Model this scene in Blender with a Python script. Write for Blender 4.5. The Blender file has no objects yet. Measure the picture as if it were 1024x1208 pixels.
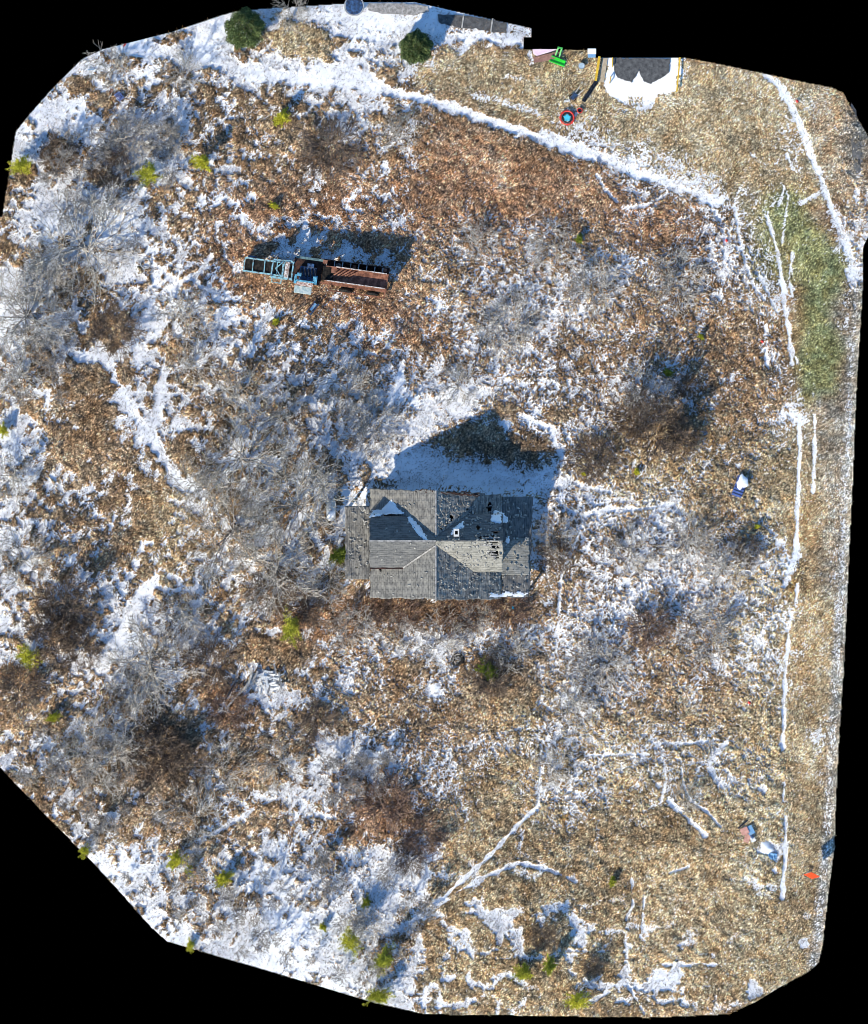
import bpy, bmesh, math, random
import numpy as np
from mathutils import Vector, Matrix
random.seed(7); RNG = np.random.default_rng(11)
scene = bpy.context.scene
C = scene.collection
R = math.radians
PI = math.pi
S = 0.06                       # metres per photo pixel
def P(px, py, z=0.0): return Vector(((px-512)*S, (604-py)*S, z))

# ------------------------------------------------------------ camera
CAM_H = 320.0
cam = bpy.data.cameras.new('camera'); cam_o = bpy.data.objects.new('camera', cam); C.objects.link(cam_o)
cam_o.location = (0, 0, CAM_H); cam_o.rotation_euler = (0, 0, 0)
cam.sensor_fit = 'VERTICAL'; cam.sensor_height = 24
cam.lens = 12.0/((1208*S/2)/CAM_H)
cam.clip_start = 1; cam.clip_end = 5000
scene.camera = cam_o
# ------------------------------------------------------------ light
SUN_EL, SUN_AZ = R(34), R(216)          # azimuth clockwise from north (photo top)
w = bpy.data.worlds.new('World'); scene.world = w; w.use_nodes = True
nt = w.node_tree; bgn = nt.nodes['Background']
sky = nt.nodes.new('ShaderNodeTexSky'); sky.sky_type = 'NISHITA'; sky.sun_disc = False
sky.sun_elevation = SUN_EL; sky.sun_rotation = SUN_AZ; sky.air_density = 1.3; sky.dust_density = 0.2; sky.ozone_density = 3.0
skm = nt.nodes.new('ShaderNodeMix'); skm.data_type = 'RGBA'; skm.blend_type = 'MULTIPLY'; skm.inputs[0].default_value = 1; skm.inputs[7].default_value = (.80, 1.14, 1.42, 1)
nt.links.new(sky.outputs[0], skm.inputs[6]); nt.links.new(skm.outputs[2], bgn.inputs[0]); bgn.inputs[1].default_value = 0.115
sd = bpy.data.lights.new('sun', 'SUN'); sd.energy = 5.0; sd.angle = R(0.5); sd.color = (1.0, 0.91, 0.735)
so = bpy.data.objects.new('sun', sd); C.objects.link(so)
ldir = Vector((math.sin(SUN_AZ)*math.cos(SUN_EL), math.cos(SUN_AZ)*math.cos(SUN_EL), math.sin(SUN_EL)))
so.rotation_euler = ldir.to_track_quat('Z', 'Y').to_euler(); so.location = (0, 0, 60)
scene.view_settings.view_transform = 'Standard'; scene.view_settings.look = 'None'
scene.view_settings.gamma = 1; scene.view_settings.use_curve_mapping = False
scene.view_settings.exposure = 0.30
scene.cycles.pixel_filter_type = 'BLACKMAN_HARRIS'; scene.cycles.filter_width = 0.9

# ------------------------------------------------------------ helpers
def tag(o, label=None, cat=None, group=None, kind=None):
    if label: o['label'] = label
    if cat: o['category'] = cat
    if group: o['group'] = group
    if kind: o['kind'] = kind
    return o
def thing(name, loc, label, cat, group=None, rz=0):
    o = bpy.data.objects.new(name, None); C.objects.link(o)
    o.location = loc; o.rotation_euler = (0, 0, rz); o.empty_display_size = 0.3
    return tag(o, label, cat, group)
def mesh_np(name, V, F, mat, parent=None, smooth=False, attrs=None):
    """V (n,3), F (m,k) all the same k"""
    V = np.asarray(V, np.float32); F = np.asarray(F, np.int32); k = F.shape[1]
    m = bpy.data.meshes.new(name)
    m.vertices.add(len(V)); m.vertices.foreach_set('co', V.ravel())
    m.loops.add(F.size); m.loops.foreach_set('vertex_index', F.ravel())
    m.polygons.add(len(F)); m.polygons.foreach_set('loop_start', np.arange(0, F.size, k, dtype=np.int32))
    m.polygons.foreach_set('loop_total', np.full(len(F), k, np.int32))
    if smooth: m.polygons.foreach_set('use_smooth', np.ones(len(F), bool))
    for an, (ty, dom, arr) in (attrs or {}).items():
        a = m.attributes.new(an, ty, dom)
        a.data.foreach_set('color' if ty == 'FLOAT_COLOR' else 'value', np.asarray(arr, np.float32).ravel())
    m.update(calc_edges=True); m.materials.append(mat)
    o = bpy.data.objects.new(name, m); C.objects.link(o)
    if parent is not None: o.parent = parent
    return o
def copy_thing(root, loc, rz, sc, label, group, cat=None):
    r = root.copy(); C.objects.link(r); r.location = loc; r.rotation_euler = (0, 0, rz); r.scale = (sc[0], sc[0], sc[1])
    r['label'] = label; r['group'] = group
    if cat: r['category'] = cat
    for ch in list(root.children):
        c = ch.copy(); C.objects.link(c); c.parent = r
        for g in list(ch.children):
            d = g.copy(); C.objects.link(d); d.parent = c
    return r
class MB:
    """collects boxes, bars, tubes into one mesh"""
    def __init__(s): s.bm = bmesh.new()
    def hexa(s, pts):
        v = [s.bm.verts.new(p) for p in pts]
        for f in ((0,3,2,1),(4,5,6,7),(0,1,5,4),(1,2,6,5),(2,3,7,6),(3,0,4,7)): s.bm.faces.new([v[i] for i in f])
    def box(s, x0, x1, y0, y1, z0, z1, M=None):
        p = [Vector(q) for q in ((x0,y0,z0),(x1,y0,z0),(x1,y1,z0),(x0,y1,z0),(x0,y0,z1),(x1,y0,z1),(x1,y1,z1),(x0,y1,z1))]
        if M: p = [M @ q for q in p]
        s.hexa(p); return s
    def bar(s, a, b, w, h=None, up=Vector((0,0,1))):
        a, b = Vector(a), Vector(b); h = h or w; d = (b-a).normalized()
        if abs(d.dot(up)) > .98: up = Vector((0,1,0))
        sx = d.cross(up).normalized()*w/2; uy = sx.normalized().cross(d)*h/2
        s.hexa([a-sx-uy, a+sx-uy, a+sx+uy, a-sx+uy, b-sx-uy, b+sx-uy, b+sx+uy, b-sx+uy]); return s
    def tube(s, a, b, r, n=10, r2=None):
        a, b = Vector(a), Vector(b); r2 = r if r2 is None else r2; d = (b-a).normalized()
        up = Vector((0,0,1)) if abs(d.z) < .95 else Vector((1,0,0))
        sx = d.cross(up).normalized(); sy = d.cross(sx)
        A = [s.bm.verts.new(a+(sx*math.cos(t)+sy*math.sin(t))*r) for t in np.linspace(0, 2*PI, n, endpoint=False)]
        B = [s.bm.verts.new(b+(sx*math.cos(t)+sy*math.sin(t))*r2) for t in np.linspace(0, 2*PI, n, endpoint=False)]
        for i in range(n): s.bm.faces.new([A[i], A[(i+1)%n], B[(i+1)%n], B[i]])
        s.bm.faces.new(A[::-1]); s.bm.faces.new(B); return s
    def torus(s, c, r, rt, axis='Z', n=24, k=8, flat=1.0):
        rows = []
        for i in range(n):
            t = 2*PI*i/n; row = []
            for j in range(k):
                u = 2*PI*j/k; q = Vector(((r+rt*math.cos(u))*math.cos(t), (r+rt*math.cos(u))*math.sin(t), rt*flat*math.sin(u)))
                if axis == 'Y': q = Vector((q.x, q.z, q.y))
                row.append(s.bm.verts.new(Vector(c)+q))
            rows.append(row)
        for i in range(n):
            for j in range(k): s.bm.faces.new([rows[i][j], rows[(i+1)%n][j], rows[(i+1)%n][(j+1)%k], rows[i][(j+1)%k]])
        return s
    def prism(s, poly, z0, z1):
        A = [s.bm.verts.new((x, y, z0)) for x, y in poly]; B = [s.bm.verts.new((x, y, z1)) for x, y in poly]
        n = len(poly)
        for i in range(n): s.bm.faces.new([A[i], A[(i+1)%n], B[(i+1)%n], B[i]])
        s.bm.faces.new(A[::-1]); s.bm.faces.new(B); return s
    def build(s, name, mat, parent=None, bevel=0.0, smooth=False):
        bmesh.ops.recalc_face_normals(s.bm, faces=s.bm.faces)
        m = bpy.data.meshes.new(name); s.bm.to_mesh(m); s.bm.free(); m.materials.append(mat)
        o = bpy.data.objects.new(name, m); C.objects.link(o)
        if smooth:
            for p in m.polygons: p.use_smooth = True
        if parent is not None: o.parent = parent
        if bevel:
            b = o.modifiers.new('bevel', 'BEVEL'); b.width = bevel; b.segments = 2
        return o
def nodes(m): m.use_nodes = True; return m.node_tree, m.node_tree.nodes['Principled BSDF']
def mat_worn(name, col, col2, scale=6.0, rough=0.8, lo=.42, hi=.62, metal=0.0, detail=6, bump=.15):
    m = bpy.data.materials.new(name); t, b = nodes(m)
    tc = t.nodes.new('ShaderNodeTexCoord'); n = t.nodes.new('ShaderNodeTexNoise'); n.inputs['Scale'].default_value = scale
    n.inputs['Detail'].default_value = detail; n.inputs['Roughness'].default_value = .65
    r = t.nodes.new('ShaderNodeValToRGB'); r.color_ramp.elements[0].position = lo; r.color_ramp.elements[1].position = hi
    r.color_ramp.elements[0].color = (*col, 1); r.color_ramp.elements[1].color = (*col2, 1)
    t.links.new(tc.outputs['Object'], n.inputs['Vector']); t.links.new(n.outputs['Fac'], r.inputs[0]); t.links.new(r.outputs[0], b.inputs['Base Color'])
    n2 = t.nodes.new('ShaderNodeTexNoise'); n2.inputs['Scale'].default_value = scale*5; t.links.new(tc.outputs['Object'], n2.inputs['Vector'])
    bp = t.nodes.new('ShaderNodeBump'); bp.inputs['Strength'].default_value = bump; bp.inputs['Distance'].default_value = .03
    t.links.new(n2.outputs['Fac'], bp.inputs['Height']); t.links.new(bp.outputs[0], b.inputs['Normal'])
    b.inputs['Roughness'].default_value = rough; b.inputs['Metallic'].default_value = metal
    return m
def mat_attr(name, attr='tone', rough=.95, spec=.1, transl=0.0):
    m = bpy.data.materials.new(name); t, b = nodes(m)
    a = t.nodes.new('ShaderNodeAttribute'); a.attribute_name = attr
    t.links.new(a.outputs['Color'], b.inputs['Base Color']); b.inputs['Roughness'].default_value = rough
    b.inputs['Specular IOR Level'].default_value = spec
    return m
M = {}
M['snow'] = mat_worn('snow', (.80,.82,.85), (.88,.89,.90), 8, .6)
M['bark'] = mat_worn('grey_bark', (.20,.175,.155), (.42,.39,.36), 9, .9)
M['bark_pale'] = mat_worn('pale_bark', (.22,.19,.16), (.66,.61,.54), 5, .9)
M['bark_brown'] = mat_worn('brown_stems', (.07,.048,.035), (.26,.19,.14), 5, .9)
M['bark_red'] = mat_worn('reddish_stems', (.12,.07,.05), (.32,.21,.15), 6, .9)
M['wood_grey'] = mat_worn('weathered_wood', (.20,.19,.18), (.42,.40,.38), 4, .85)
M['wood_white'] = mat_worn('flaking_white_board', (.35,.33,.31), (.75,.75,.74), 5, .8, .38, .5)
M['siding'] = mat_worn('flaking_siding', (.22,.20,.18), (.55,.54,.51), 5, .85)
M['dark'] = mat_worn('dark_attic', (.02,.018,.016), (.05,.045,.04), 5, .95)
M['rust'] = mat_worn('rusted_steel', (.13,.06,.042), (.34,.16,.105), 3.5, .8)
M['rust_dark'] = mat_worn('dark_rusted_steel', (.025,.02,.02), (.09,.045,.035), 4, .8)
M['blue_paint'] = mat_worn('pale_blue_paint', (.10,.075,.06), (.22,.44,.52), 7, .7, .40, .52)
M['blue_bright'] = mat_worn('bright_blue_paint', (.06,.16,.24), (.12,.45,.64), 6, .6)
M['blue_dark'] = mat_worn('navy_blue_paint', (.01,.02,.05), (.05,.12,.26), 4, .5)
M['blue_ply'] = mat_worn('faded_blue_plastic', (.06,.10,.28), (.10,.16,.42), 4, .6)
M['white_rim'] = mat_worn('chipped_white_paint', (.24,.15,.11), (.66,.62,.58), 6, .7, .42, .56)
M['rubber'] = mat_worn('black_rubber', (.012,.012,.012), (.04,.038,.035), 8, .8)
M['black'] = mat_worn('dark_plastic', (.012,.014,.02), (.04,.05,.07), 6, .6)
M['belt'] = mat_worn('black_belt', (.008,.008,.008), (.03,.026,.022), 5, .7)
M['yellow'] = mat_worn('yellow_paint', (.55,.33,.02), (.80,.52,.04), 5, .5)
M['tan_board'] = mat_worn('tan_plank', (.36,.29,.2), (.50,.42,.31), 5, .8)
M['green_toy'] = mat_worn('bright_green_plastic', (.03,.50,.03), (.05,.75,.06), 2, .4)
M['pink'] = mat_worn('pink_fabric', (.75,.52,.62), (.85,.66,.74), 4, .7)
M['maroon'] = mat_worn('dull_red_mat', (.22,.11,.085), (.32,.17,.13), 6, .8)
M['red'] = mat_worn('red_plastic', (.60,.03,.02), (.78,.06,.04), 5, .4)
M['cyan'] = mat_worn('cyan_plastic', (.06,.45,.60), (.10,.60,.75), 4, .4)
M['orange'] = mat_worn('orange_sign_face', (.85,.045,.006), (.95,.07,.01), 3, .5)
M['metal'] = mat_worn('galvanised_metal', (.25,.26,.27), (.5,.5,.5), 5, .5, metal=.3)
M['salmon'] = mat_worn('faded_red_board', (.50,.24,.18), (.66,.36,.29), 5, .8)
M['sky_blue'] = mat_worn('faded_blue_board', (.12,.28,.50), (.20,.34,.48), 5, .8)
M['tank'] = mat_worn('white_tank_paint', (.55,.55,.53), (.74,.74,.72), 3, .45)
M['asphalt'] = mat_worn('old_asphalt', (.035,.035,.037), (.12,.12,.12), 3, .9, .35, .65)
M['curb'] = mat_worn('pale_concrete', (.30,.29,.27), (.46,.44,.41), 6, .9)
M['leafmat'] = mat_attr('foliage')
for k_ in ('belt','black','dark','rust_dark','rubber','rust'): M[k_].node_tree.nodes['Principled BSDF'].inputs['Specular IOR Level'].default_value = .08

# ------------------------------------------------------------ the photo's ground, mapped as snow cover and plant cover
OUTLINE = [(-8,255),(2,255),(18,155),(30,140),(60,105),(98,68),(120,58),(200,38),(270,15),(310,10),(350,8),(430,2),(490,2),(530,11),
 (570,20),(627,33),(627,45),(618,45),(618,58),(703,58),(703,68),(808,68),(860,78),(984,104),(995,110),(1003,125),(1024,160),(1030,170),(1030,270),
 (1019,290),(1018,340),(1016,380),(1012,440),(1008,520),(1007,560),(1002,660),(999,720),(996,780),(990,880),(985,1000),(977,1060),(971,1115),
 (966,1136),(954,1147),(920,1165),(892,1182),(858,1197),(764,1201),(500,1197),(440,1183),(300,1141),(196,1111),(178,1095),(120,1030),(2,908),(-8,900)]
DENS = ["99999589998899989999911111111111","88888579942355773423210460000000","77685667888689610011001870003101",
"77555554444665431210001200002301","89988984432564431112452110113401","87588775543234531111265321113401",
"55745765532224531111124665212202","68788445522234422221212433633314","68779655647765533345333223534125",
"57677554417876534445444434654116","88647764421111333455555444445105","88765776654333124566653334324104",
"87622855664454324565433322124004","54557646655666544454434442225104","55326554566665667845555664323214",
"65334754565677775336553212124713","85233444555666775535533213233313","86433524555667798887633223231213",
"75533366555565555555655451121114","76543344555555555555455555335105","76544434555655555555445666556206",
"75566445556633333333345665545216","65467656544322111112455645556216","75478677433335677656565434446326",
"55558655453455566423565323545325","35456543485454243223564423334224","33455334244233321112453222112134",
"56654235533677634454543344432134","65543246535677645323653344443134","64433324546663244323653333222124",
"75653333434632331113442222113124","77767733677667651212211111115134","77778745778778884232211111122144",
"77777776668887786443322111111144","77777777788888665444443322211144","77777778888887554433244453211122",
"77777777777887765332234233222222","77777777777776655332222222222222"]
assert all(len(r) == 32 for r in DENS), [len(r) for r in DENS]
STEP = 1.15
NX, NY = int(1040/STEP), int(1212/STEP)
xs = (-8 + np.arange(NX)*STEP).astype(np.float32); ys = (-2 + np.arange(NY)*STEP).astype(np.float32)
GX, GY = np.meshgrid(xs, ys)
def vn(scale, X=None, Y=None, ang=0.0, asp=1.0):
    """value noise 0..1, wavelength `scale` px"""
    X = GX if X is None else X; Y = GY if Y is None else Y
    c, s = math.cos(ang), math.sin(ang)
    u = (X*c+Y*s)/(scale*asp)+500; v = (-X*s+Y*c)/scale+500
    u0 = np.floor(u).astype(np.int64); v0 = np.floor(v).astype(np.int64); fu = u-u0; fv = v-v0
    fu = fu*fu*(3-2*fu); fv = fv*fv*(3-2*fv)
    g = RNG.random((1031, 1033))
    h = lambda a, b: g[a % 1031, b % 1033]
    return ((h(v0,u0)*(1-fu)+h(v0,u0+1)*fu)*(1-fv)+(h(v0+1,u0)*(1-fu)+h(v0+1,u0+1)*fu)*fv).astype(np.float32)
def rank(a):
    o = np.argsort(a, axis=None); r = np.empty(a.size, np.float32); r[o] = np.linspace(0, 1, a.size); return r.reshape(a.shape)
def inpoly(poly, X=GX, Y=GY):
    m = np.zeros(X.shape, bool); n = len(poly)
    for i in range(n):
        x0, y0 = poly[i]; x1, y1 = poly[(i+1) % n]
        if y0 == y1: continue
        m ^= ((Y > y0) != (Y > y1)) & (X < (x1-x0)*(Y-y0)/(y1-y0)+x0)
    return m
def pdist(pts):
    d = np.full(GX.shape, 1e6, np.float32)
    for (x0, y0), (x1, y1) in zip(pts[:-1], pts[1:]):
        i0 = max(int((min(x0,x1)-40+8)/STEP), 0); i1 = int((max(x0,x1)+40+8)/STEP); j0 = max(int((min(y0,y1)-40+2)/STEP), 0); j1 = int((max(y0,y1)+40+2)/STEP)
        X, Y = GX[j0:j1, i0:i1], GY[j0:j1, i0:i1]; dx, dy = x1-x0, y1-y0
        t = np.clip(((X-x0)*dx+(Y-y0)*dy)/(dx*dx+dy*dy+1e-6), 0, 1)
        d[j0:j1, i0:i1] = np.minimum(d[j0:j1, i0:i1], np.hypot(X-x0-t*dx, Y-y0-t*dy))
    return d
def soft(mask, n=8):
    """blur a mask over about n cells"""
    a = mask.astype(np.float32)
    for ax in (0, 1):
        for _ in range(2):
            c = np.cumsum(np.pad(a, [(n+1, n) if k == ax else (0, 0) for k in (0, 1)], mode='edge'), axis=ax)
            a = (np.take(c, range(2*n+1, c.shape[ax]), ax)-np.take(c, range(0, c.shape[ax]-2*n-1), ax))/(2*n+1)
    return a
# warped coordinates so that hand-mapped cells get ragged borders
WX = GX+(vn(40)-.5)*26+(vn(14)-.5)*12; WY = GY+(vn(40)-.5)*26+(vn(14)-.5)*12
D = np.array([[int(c) for c in r] for r in DENS], np.float32)/9.0
u = np.clip(WX/32-.5, 0, 30.999); v = np.clip(WY/32-.5, 0, 36.999)
u0 = u.astype(int); v0 = v.astype(int); fu = u-u0; fv = v-v0
dens = (D[v0,u0]*(1-fu)+D[v0,u0+1]*fu)*(1-fv)+(D[v0+1,u0]*(1-fu)+D[v0+1,u0+1]*fu)*fv
dens = dens*0.97-0.085+.11*soft((GX > 470) & (GX < 900) & (GY > 250) & (GY < 930), 30)-.065*soft(GX < 430, 50)+.03
LINES = [([(140,56),(200,62),(256,74),(330,90),(390,98),(440,102)],11,.98),([(160,52),(256,48)],12,.8),([(380,82),(430,96)],18,.95),([(400,68),(430,90)],12,.8),([(256,60),(262,80)],8,.8),
 ([(435,100),(500,118),(560,136),(600,150),(650,168),(700,187)],6.5,1.2),([(640,160),(700,180),(760,207),(800,220),(830,232),(850,238)],9,.9),
 ([(560,112),(600,122),(640,135)],5,.6),([(680,160),(720,172),(780,188),(820,208),(850,232)],14,.55),([(700,178),(740,192),(800,210),(850,240)],12,.62),
 ([(704,205),(715,225),(728,238)],2.6,1),([(733,246),(760,243),(775,236),(787,228)],3.2,1),([(737,224),(755,228)],4,.7),
 ([(835,235),(850,262),(856,290),(853,330),(850,352)],4,.8),([(856,300),(870,330)],5,.7),([(866,240),(872,280),(879,310),(890,340),(905,356)],3,.9),
 ([(905,256),(918,300),(926,345)],3.2,1),([(893,320),(905,345),(915,365)],4,.8),([(935,300),(930,330),(935,350)],3,.9),([(880,300),(895,318),(912,338)],3,.8),([(918,305),(923,345),(930,390),(934,430)],3.6,1.1),([(930,405),(945,435)],3,.7),([(930,230),(922,290)],2.5,.7),([(903,385),(904,430)],4,.8),
 ([(928,182),(935,200)],3,.9),([(945,240),(965,228)],3.5,.9),([(925,220),(920,240)],2.5,.8),([(885,180),(892,186)],3,.6),([(925,157),(935,180)],4,.6),
 ([(903,90),(916,100),(930,118),(942,145),(955,180),(968,210),(978,238),(988,262)],4.6,1.2),([(985,255),(998,290),(1008,330)],10,.8),([(1016,170),(1012,215),(1010,250),(1014,300)],6,.5),
 ([(925,488),(945,495)],9,.8),([(943,490),(943,530),(942,560),(941,600),(940,640),(937,660)],3.2,1.2),([(961,490),(961,530),(960,560),(959,580)],2.6,1.1),
 ([(940,655),(932,672),(925,690)],5,.9),([(940,655),(930,680)],6,.8),([(922,640),(934,668)],3,.8),([(940,690),(938,715)],2.5,1),([(933,725),(930,745),(927,790),(925,830),(923,885)],3.2,1.2),
 ([(926,925),(924,945)],2,.9),([(927,965),(927,1000),(924,1040),(923,1060)],3,1.1),
 ([(475,432),(470,455),(458,485),(452,515),(450,545)],7,.9),([(430,415),(455,420),(473,435)],3.5,.6),
 ([(92,375),(115,400),(128,425),(138,450),(160,490),(172,510),(185,530),(213,570),(240,582)],10,1),([(172,370),(166,395),(135,422),(95,420)],9,1),
 ([(192,445),(186,495),(165,520)],8,.9),([(228,325),(200,340),(183,350),(172,372)],4,.8),([(250,302),(228,328),(240,340),(256,345)],3.5,.7),([(225,355),(200,340)],3,.5),
 ([(115,790),(135,770),(150,735),(168,705),(175,690)],12,1),([(60,560),(75,580),(110,578)],4,.6),([(135,610),(128,630)],3,.6),
 ([(678,570),(700,577),(720,580)],3.4,.9),([(690,608),(715,601),(760,600),(795,594)],3.6,.9),([(690,605),(683,630),(672,655),(662,680),(659,720),(656,770)],2.6,.8),
 ([(655,745),(672,735),(685,730)],3,.6),([(730,545),(745,555),(755,530)],2.5,.6),([(825,555),(845,535),(868,515)],3,.7),([(820,565),(835,550)],7,.5),
 ([(500,1085),(530,1052),(570,1017),(605,980),(635,950)],2.6,1),([(505,1078),(540,1052),(580,1030),(612,1018),(645,1025),(680,1040)],3,.8),([(480,1095),(520,1062)],9,.8),
 ([(638,872),(637,920),(634,960)],2.6,.8),([(512,888),(560,878),(600,862),(625,858),(632,866),(640,874),(660,875)],3.4,.6),([(690,892),(715,890),(765,890)],2,.9),
 ([(770,877),(810,877),(850,873)],2.6,.9),([(782,895),(786,920),(780,945)],2.6,.7),([(788,945),(805,960),(832,985)],4,.9),([(803,895),(806,925),(815,945),(835,958),(850,975)],2.6,.9),
 ([(857,876),(842,890),(838,905),(845,918),(853,926)],4.5,.8),([(856,908),(868,922)],4,.8),([(860,935),(885,945)],2.5,.6),([(870,880),(895,895)],6,.5),
 ([(720,1170),(690,1185)],3,.8),([(735,1122),(718,1145),(700,1158)],3.5,.8),([(780,1138),(845,1138)],4,.8),([(660,1120),(700,1123),(735,1122)],2.5,.6),([(740,1160),(760,1195)],2.5,.7),
 ([(545,1105),(560,1130),(552,1155),(570,1165)],3,.6),([(745,1020),(747,1070),(738,1085)],2.2,.6),([(760,1060),(758,1100)],2.2,.5),([(790,1030),(812,1022)],2.5,.7),([(590,1090),(602,1110)],2.5,.5),
 ([(390,20),(450,28),(510,30)],16,1),([(300,16),(400,22)],12,.7),([(520,45),(560,42),(612,48)],9,.9),([(545,60),(560,40)],7,.9),([(395,38),(470,50)],9,.8),([(595,90),(615,92)],4,.5),
 ([(625,60),(628,72)],4,.6),([(437,570),(425,590),(405,600),(398,640)],6,.8),([(452,560),(530,568),(640,572),(672,568)],11,.8),([(590,490),(600,520)],5,.7),([(612,488),(648,505),(664,545)],5,1),([(590,500),(625,520),(650,560)],5,.8),
 ([(560,965),(590,960)],3,.3),([(120,1050),(150,1010)],8,.4),([(205,1010),(245,1000)],4,.5),([(240,990),(300,955),(345,930)],4,.6),([(350,965),(365,935),(385,915),(400,890)],5,.7),
 ([(372,960),(395,965)],4,.6),([(270,960),(290,945)],5,.6),([(770,600),(795,594)],5,.7),([(850,450),(868,440)],5,.6),([(775,500),(782,470)],2,.2),([(610,845),(640,840)],3,.4),
 ([(800,690),(830,700)],5,.3),([(905,620),(925,650)],6,.6),([(915,670),(918,700)],3,.6),([(910,770),(912,800)],3,.6),([(893,590),(892,600)],3.5,.9)]
dens = dens-.07*soft((GX > 500) & (GY > 1040), 30)
for pts, wd, st in LINES:
    if wd < 4 and pts[0][0] > 700: wd, st = wd*.85, st*.93
    d = pdist([(a, b) for a, b in pts])
    dens = np.maximum(dens, np.clip(1.22-(d/(wd*(.5+1.0*vn(8))))**1.3*.8, 0, 1.05)*min(st, 1.06)*((.70+.6*vn(7)) if wd < 5 else (.85+.3*vn(8))))
for x, y, r, st in [(540,472,26,1.0),(310,806,20,.8),(780,1155,20,.9),(795,1150,12,.9),(905,1000,11,.9),(900,930,6,1),(512,815,13,.9),(220,215,9,.8),(130,262,26,.9),(215,225,10,.6),
                  (778,468,34,.75),(800,480,20,.8),(745,112,30,.3),(750,88,20,.3),(887,1168,10,.8),(947,1165,6,.9),(962,870,12,.6),(952,1080,9,.9),(948,1110,7,.7),(560,470,10,.8),(370,210,14,.6),(460,170,16,.5)]:
    d = np.hypot(GX-x, GY-y)/r; dens = np.maximum(dens, np.clip(1.5-d, 0, 1)*st)
for poly in ([(705,60),(800,60),(797,108),(775,112),(770,128),(750,130),(735,122),(718,112),(712,98),(718,80)],):
    dens = np.maximum(dens, soft(inpoly(poly), 1)*1.1)
dens -= soft(inpoly([(738,113),(760,113),(758,128),(742,128)]), 1)*.6
# bare patches: brown tussock islands inside the snow
for x, y, a, b in [(115,385,25,16),(128,398,26,13),(120,445,26,16),(85,460,12,10),(148,440,11,22),(70,185,18,14),(28,205,14,12),(122,207,18,10),(95,100,14,12),(120,120,14,10),(205,45,20,8),
                   (12,290,11,8),(85,340,14,10),(105,325,16,12),(350,85,1,1),(355,50,34,16),(610,900,20,8),(35,480,16,8),(110,490,22,14),(90,525,30,14),(210,540,22,18),(270,590,14,16),
                   (180,600,20,30),(25,800,24,14),(60,855,20,8),(660,490,20,10),(795,490,18,24),(560,522,48,20),(625,530,28,24),(600,487,18,10),(345,283,7,12),(395,285,10,13),(440,284,26,12),(372,300,6,8),(190,890,40,40),(290,905,26,20),(600,815,40,20),(480,790,30,14),(330,770,40,14),(450,720,60,12),(570,720,60,10)]:
    d = np.hypot((GX-x)/a, (GY-y)/b); dens = dens - np.clip(1.4-d, 0, 1)*.55
# how the snow breaks up: lumps, cells, veins
cell = vn(8)*.5+vn(4)*.22+vn(18)*.28
veins = (1-np.abs(vn(30)-.5)*2)*.5+(1-np.abs(vn(17)-.5)*2)*.3; veins = 1-veins; veins = veins*.9+vn(5)*.16+vn(2.5)*.16
fine = vn(4.5)*.5+vn(2.3)*.5
west = soft(GX+ (GY-600)*.1 < 460, 60); se = soft((GX > 480) & (GY > 980), 40)
wht = RNG.random(GX.shape).astype(np.float32)
nz = cell*(.20+.26*west)+fine*(.46-.16*west)+wht*(.40-.16*west)+vn(3.0, ang=R(-55), asp=3)*.14
nz = rank(nz)*(1-se)+rank(rank(veins)*.62+wht*.22+fine*.30)*se
nz = rank(nz)
snow = dens-nz                                 # > 0 : snow lies here
snow = snow+((wht-.5)*.20+(fine-.5)*.34)*np.clip(1.6-np.abs(snow)*2.2, 0, 1)
# plant cover tones
def region(polys, n): return np.clip(sum(soft(inpoly(p, WX, WY), n) for p in polys), 0, 1)
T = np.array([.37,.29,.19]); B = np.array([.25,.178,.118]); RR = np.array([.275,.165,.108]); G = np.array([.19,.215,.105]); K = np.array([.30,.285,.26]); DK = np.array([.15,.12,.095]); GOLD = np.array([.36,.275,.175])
tone = np.ones(GX.shape+(3,), np.float32)*B
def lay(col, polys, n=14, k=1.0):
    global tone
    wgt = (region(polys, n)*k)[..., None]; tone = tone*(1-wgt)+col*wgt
lay(T, [[(455,55),(700,60),(1000,80),(1000,230),(960,240),(900,300),(850,240),(700,170),(590,130),(470,100)], [(300,25),(385,30),(380,75),(310,75)], [(870,560),(940,480),(990,500),(985,1150),(860,1200),(860,900)]], 8)
lay(RR, [[(235,225),(420,190),(520,230),(480,350),(560,420),(420,420),(380,370),(240,360)], [(500,130),(700,195),(740,250),(560,300),(490,250)]], 22, .85)
lay(RR*.92, [[(700,215),(830,235),(860,300),(720,290)], [(430,705),(640,705),(640,735),(430,735)], [(410,905),(560,940),(560,1000),(400,1000)], [(240,790),(320,830),(280,860),(240,850)], [(300,700),(430,700),(430,760),(350,760)]], 14, .85)
lay(B*np.array([1.0,.95,.92]), [[(700,310),(900,350),(880,560),(700,560)]], 20, .8)
lay(GOLD, [[(500,960),(640,840),(760,860),(930,820),(960,1190),(480,1210),(520,1060)], [(680,560),(780,560),(760,600),(690,600)], [(560,850),(640,800),(720,870),(620,870)], [(170,570),(250,560),(250,680),(180,690)], [(700,500),(870,500),(880,600),(700,600)]], 22, .75)
lay(G, [[(905,230),(955,225),(985,290),(997,350),(980,470),(950,490),(935,420),(945,330),(905,320)]], 6, .9)
lay(G*.9+T*.2, [[(870,250),(925,235),(925,330),(890,330)]], 10, .6)
lay(np.array([.36,.24,.13]), [[(918,350),(945,330),(950,400),(925,430)], [(925,285),(938,285),(938,320),(925,315)], [(934,580),(975,580),(965,850),(940,850)]], 6, .55)
lay(np.array([.40,.23,.07]), [[(663,966),(676,966),(676,978),(664,978)], [(928,682),(940,682),(940,696),(929,696)]], 2, .9)
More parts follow.
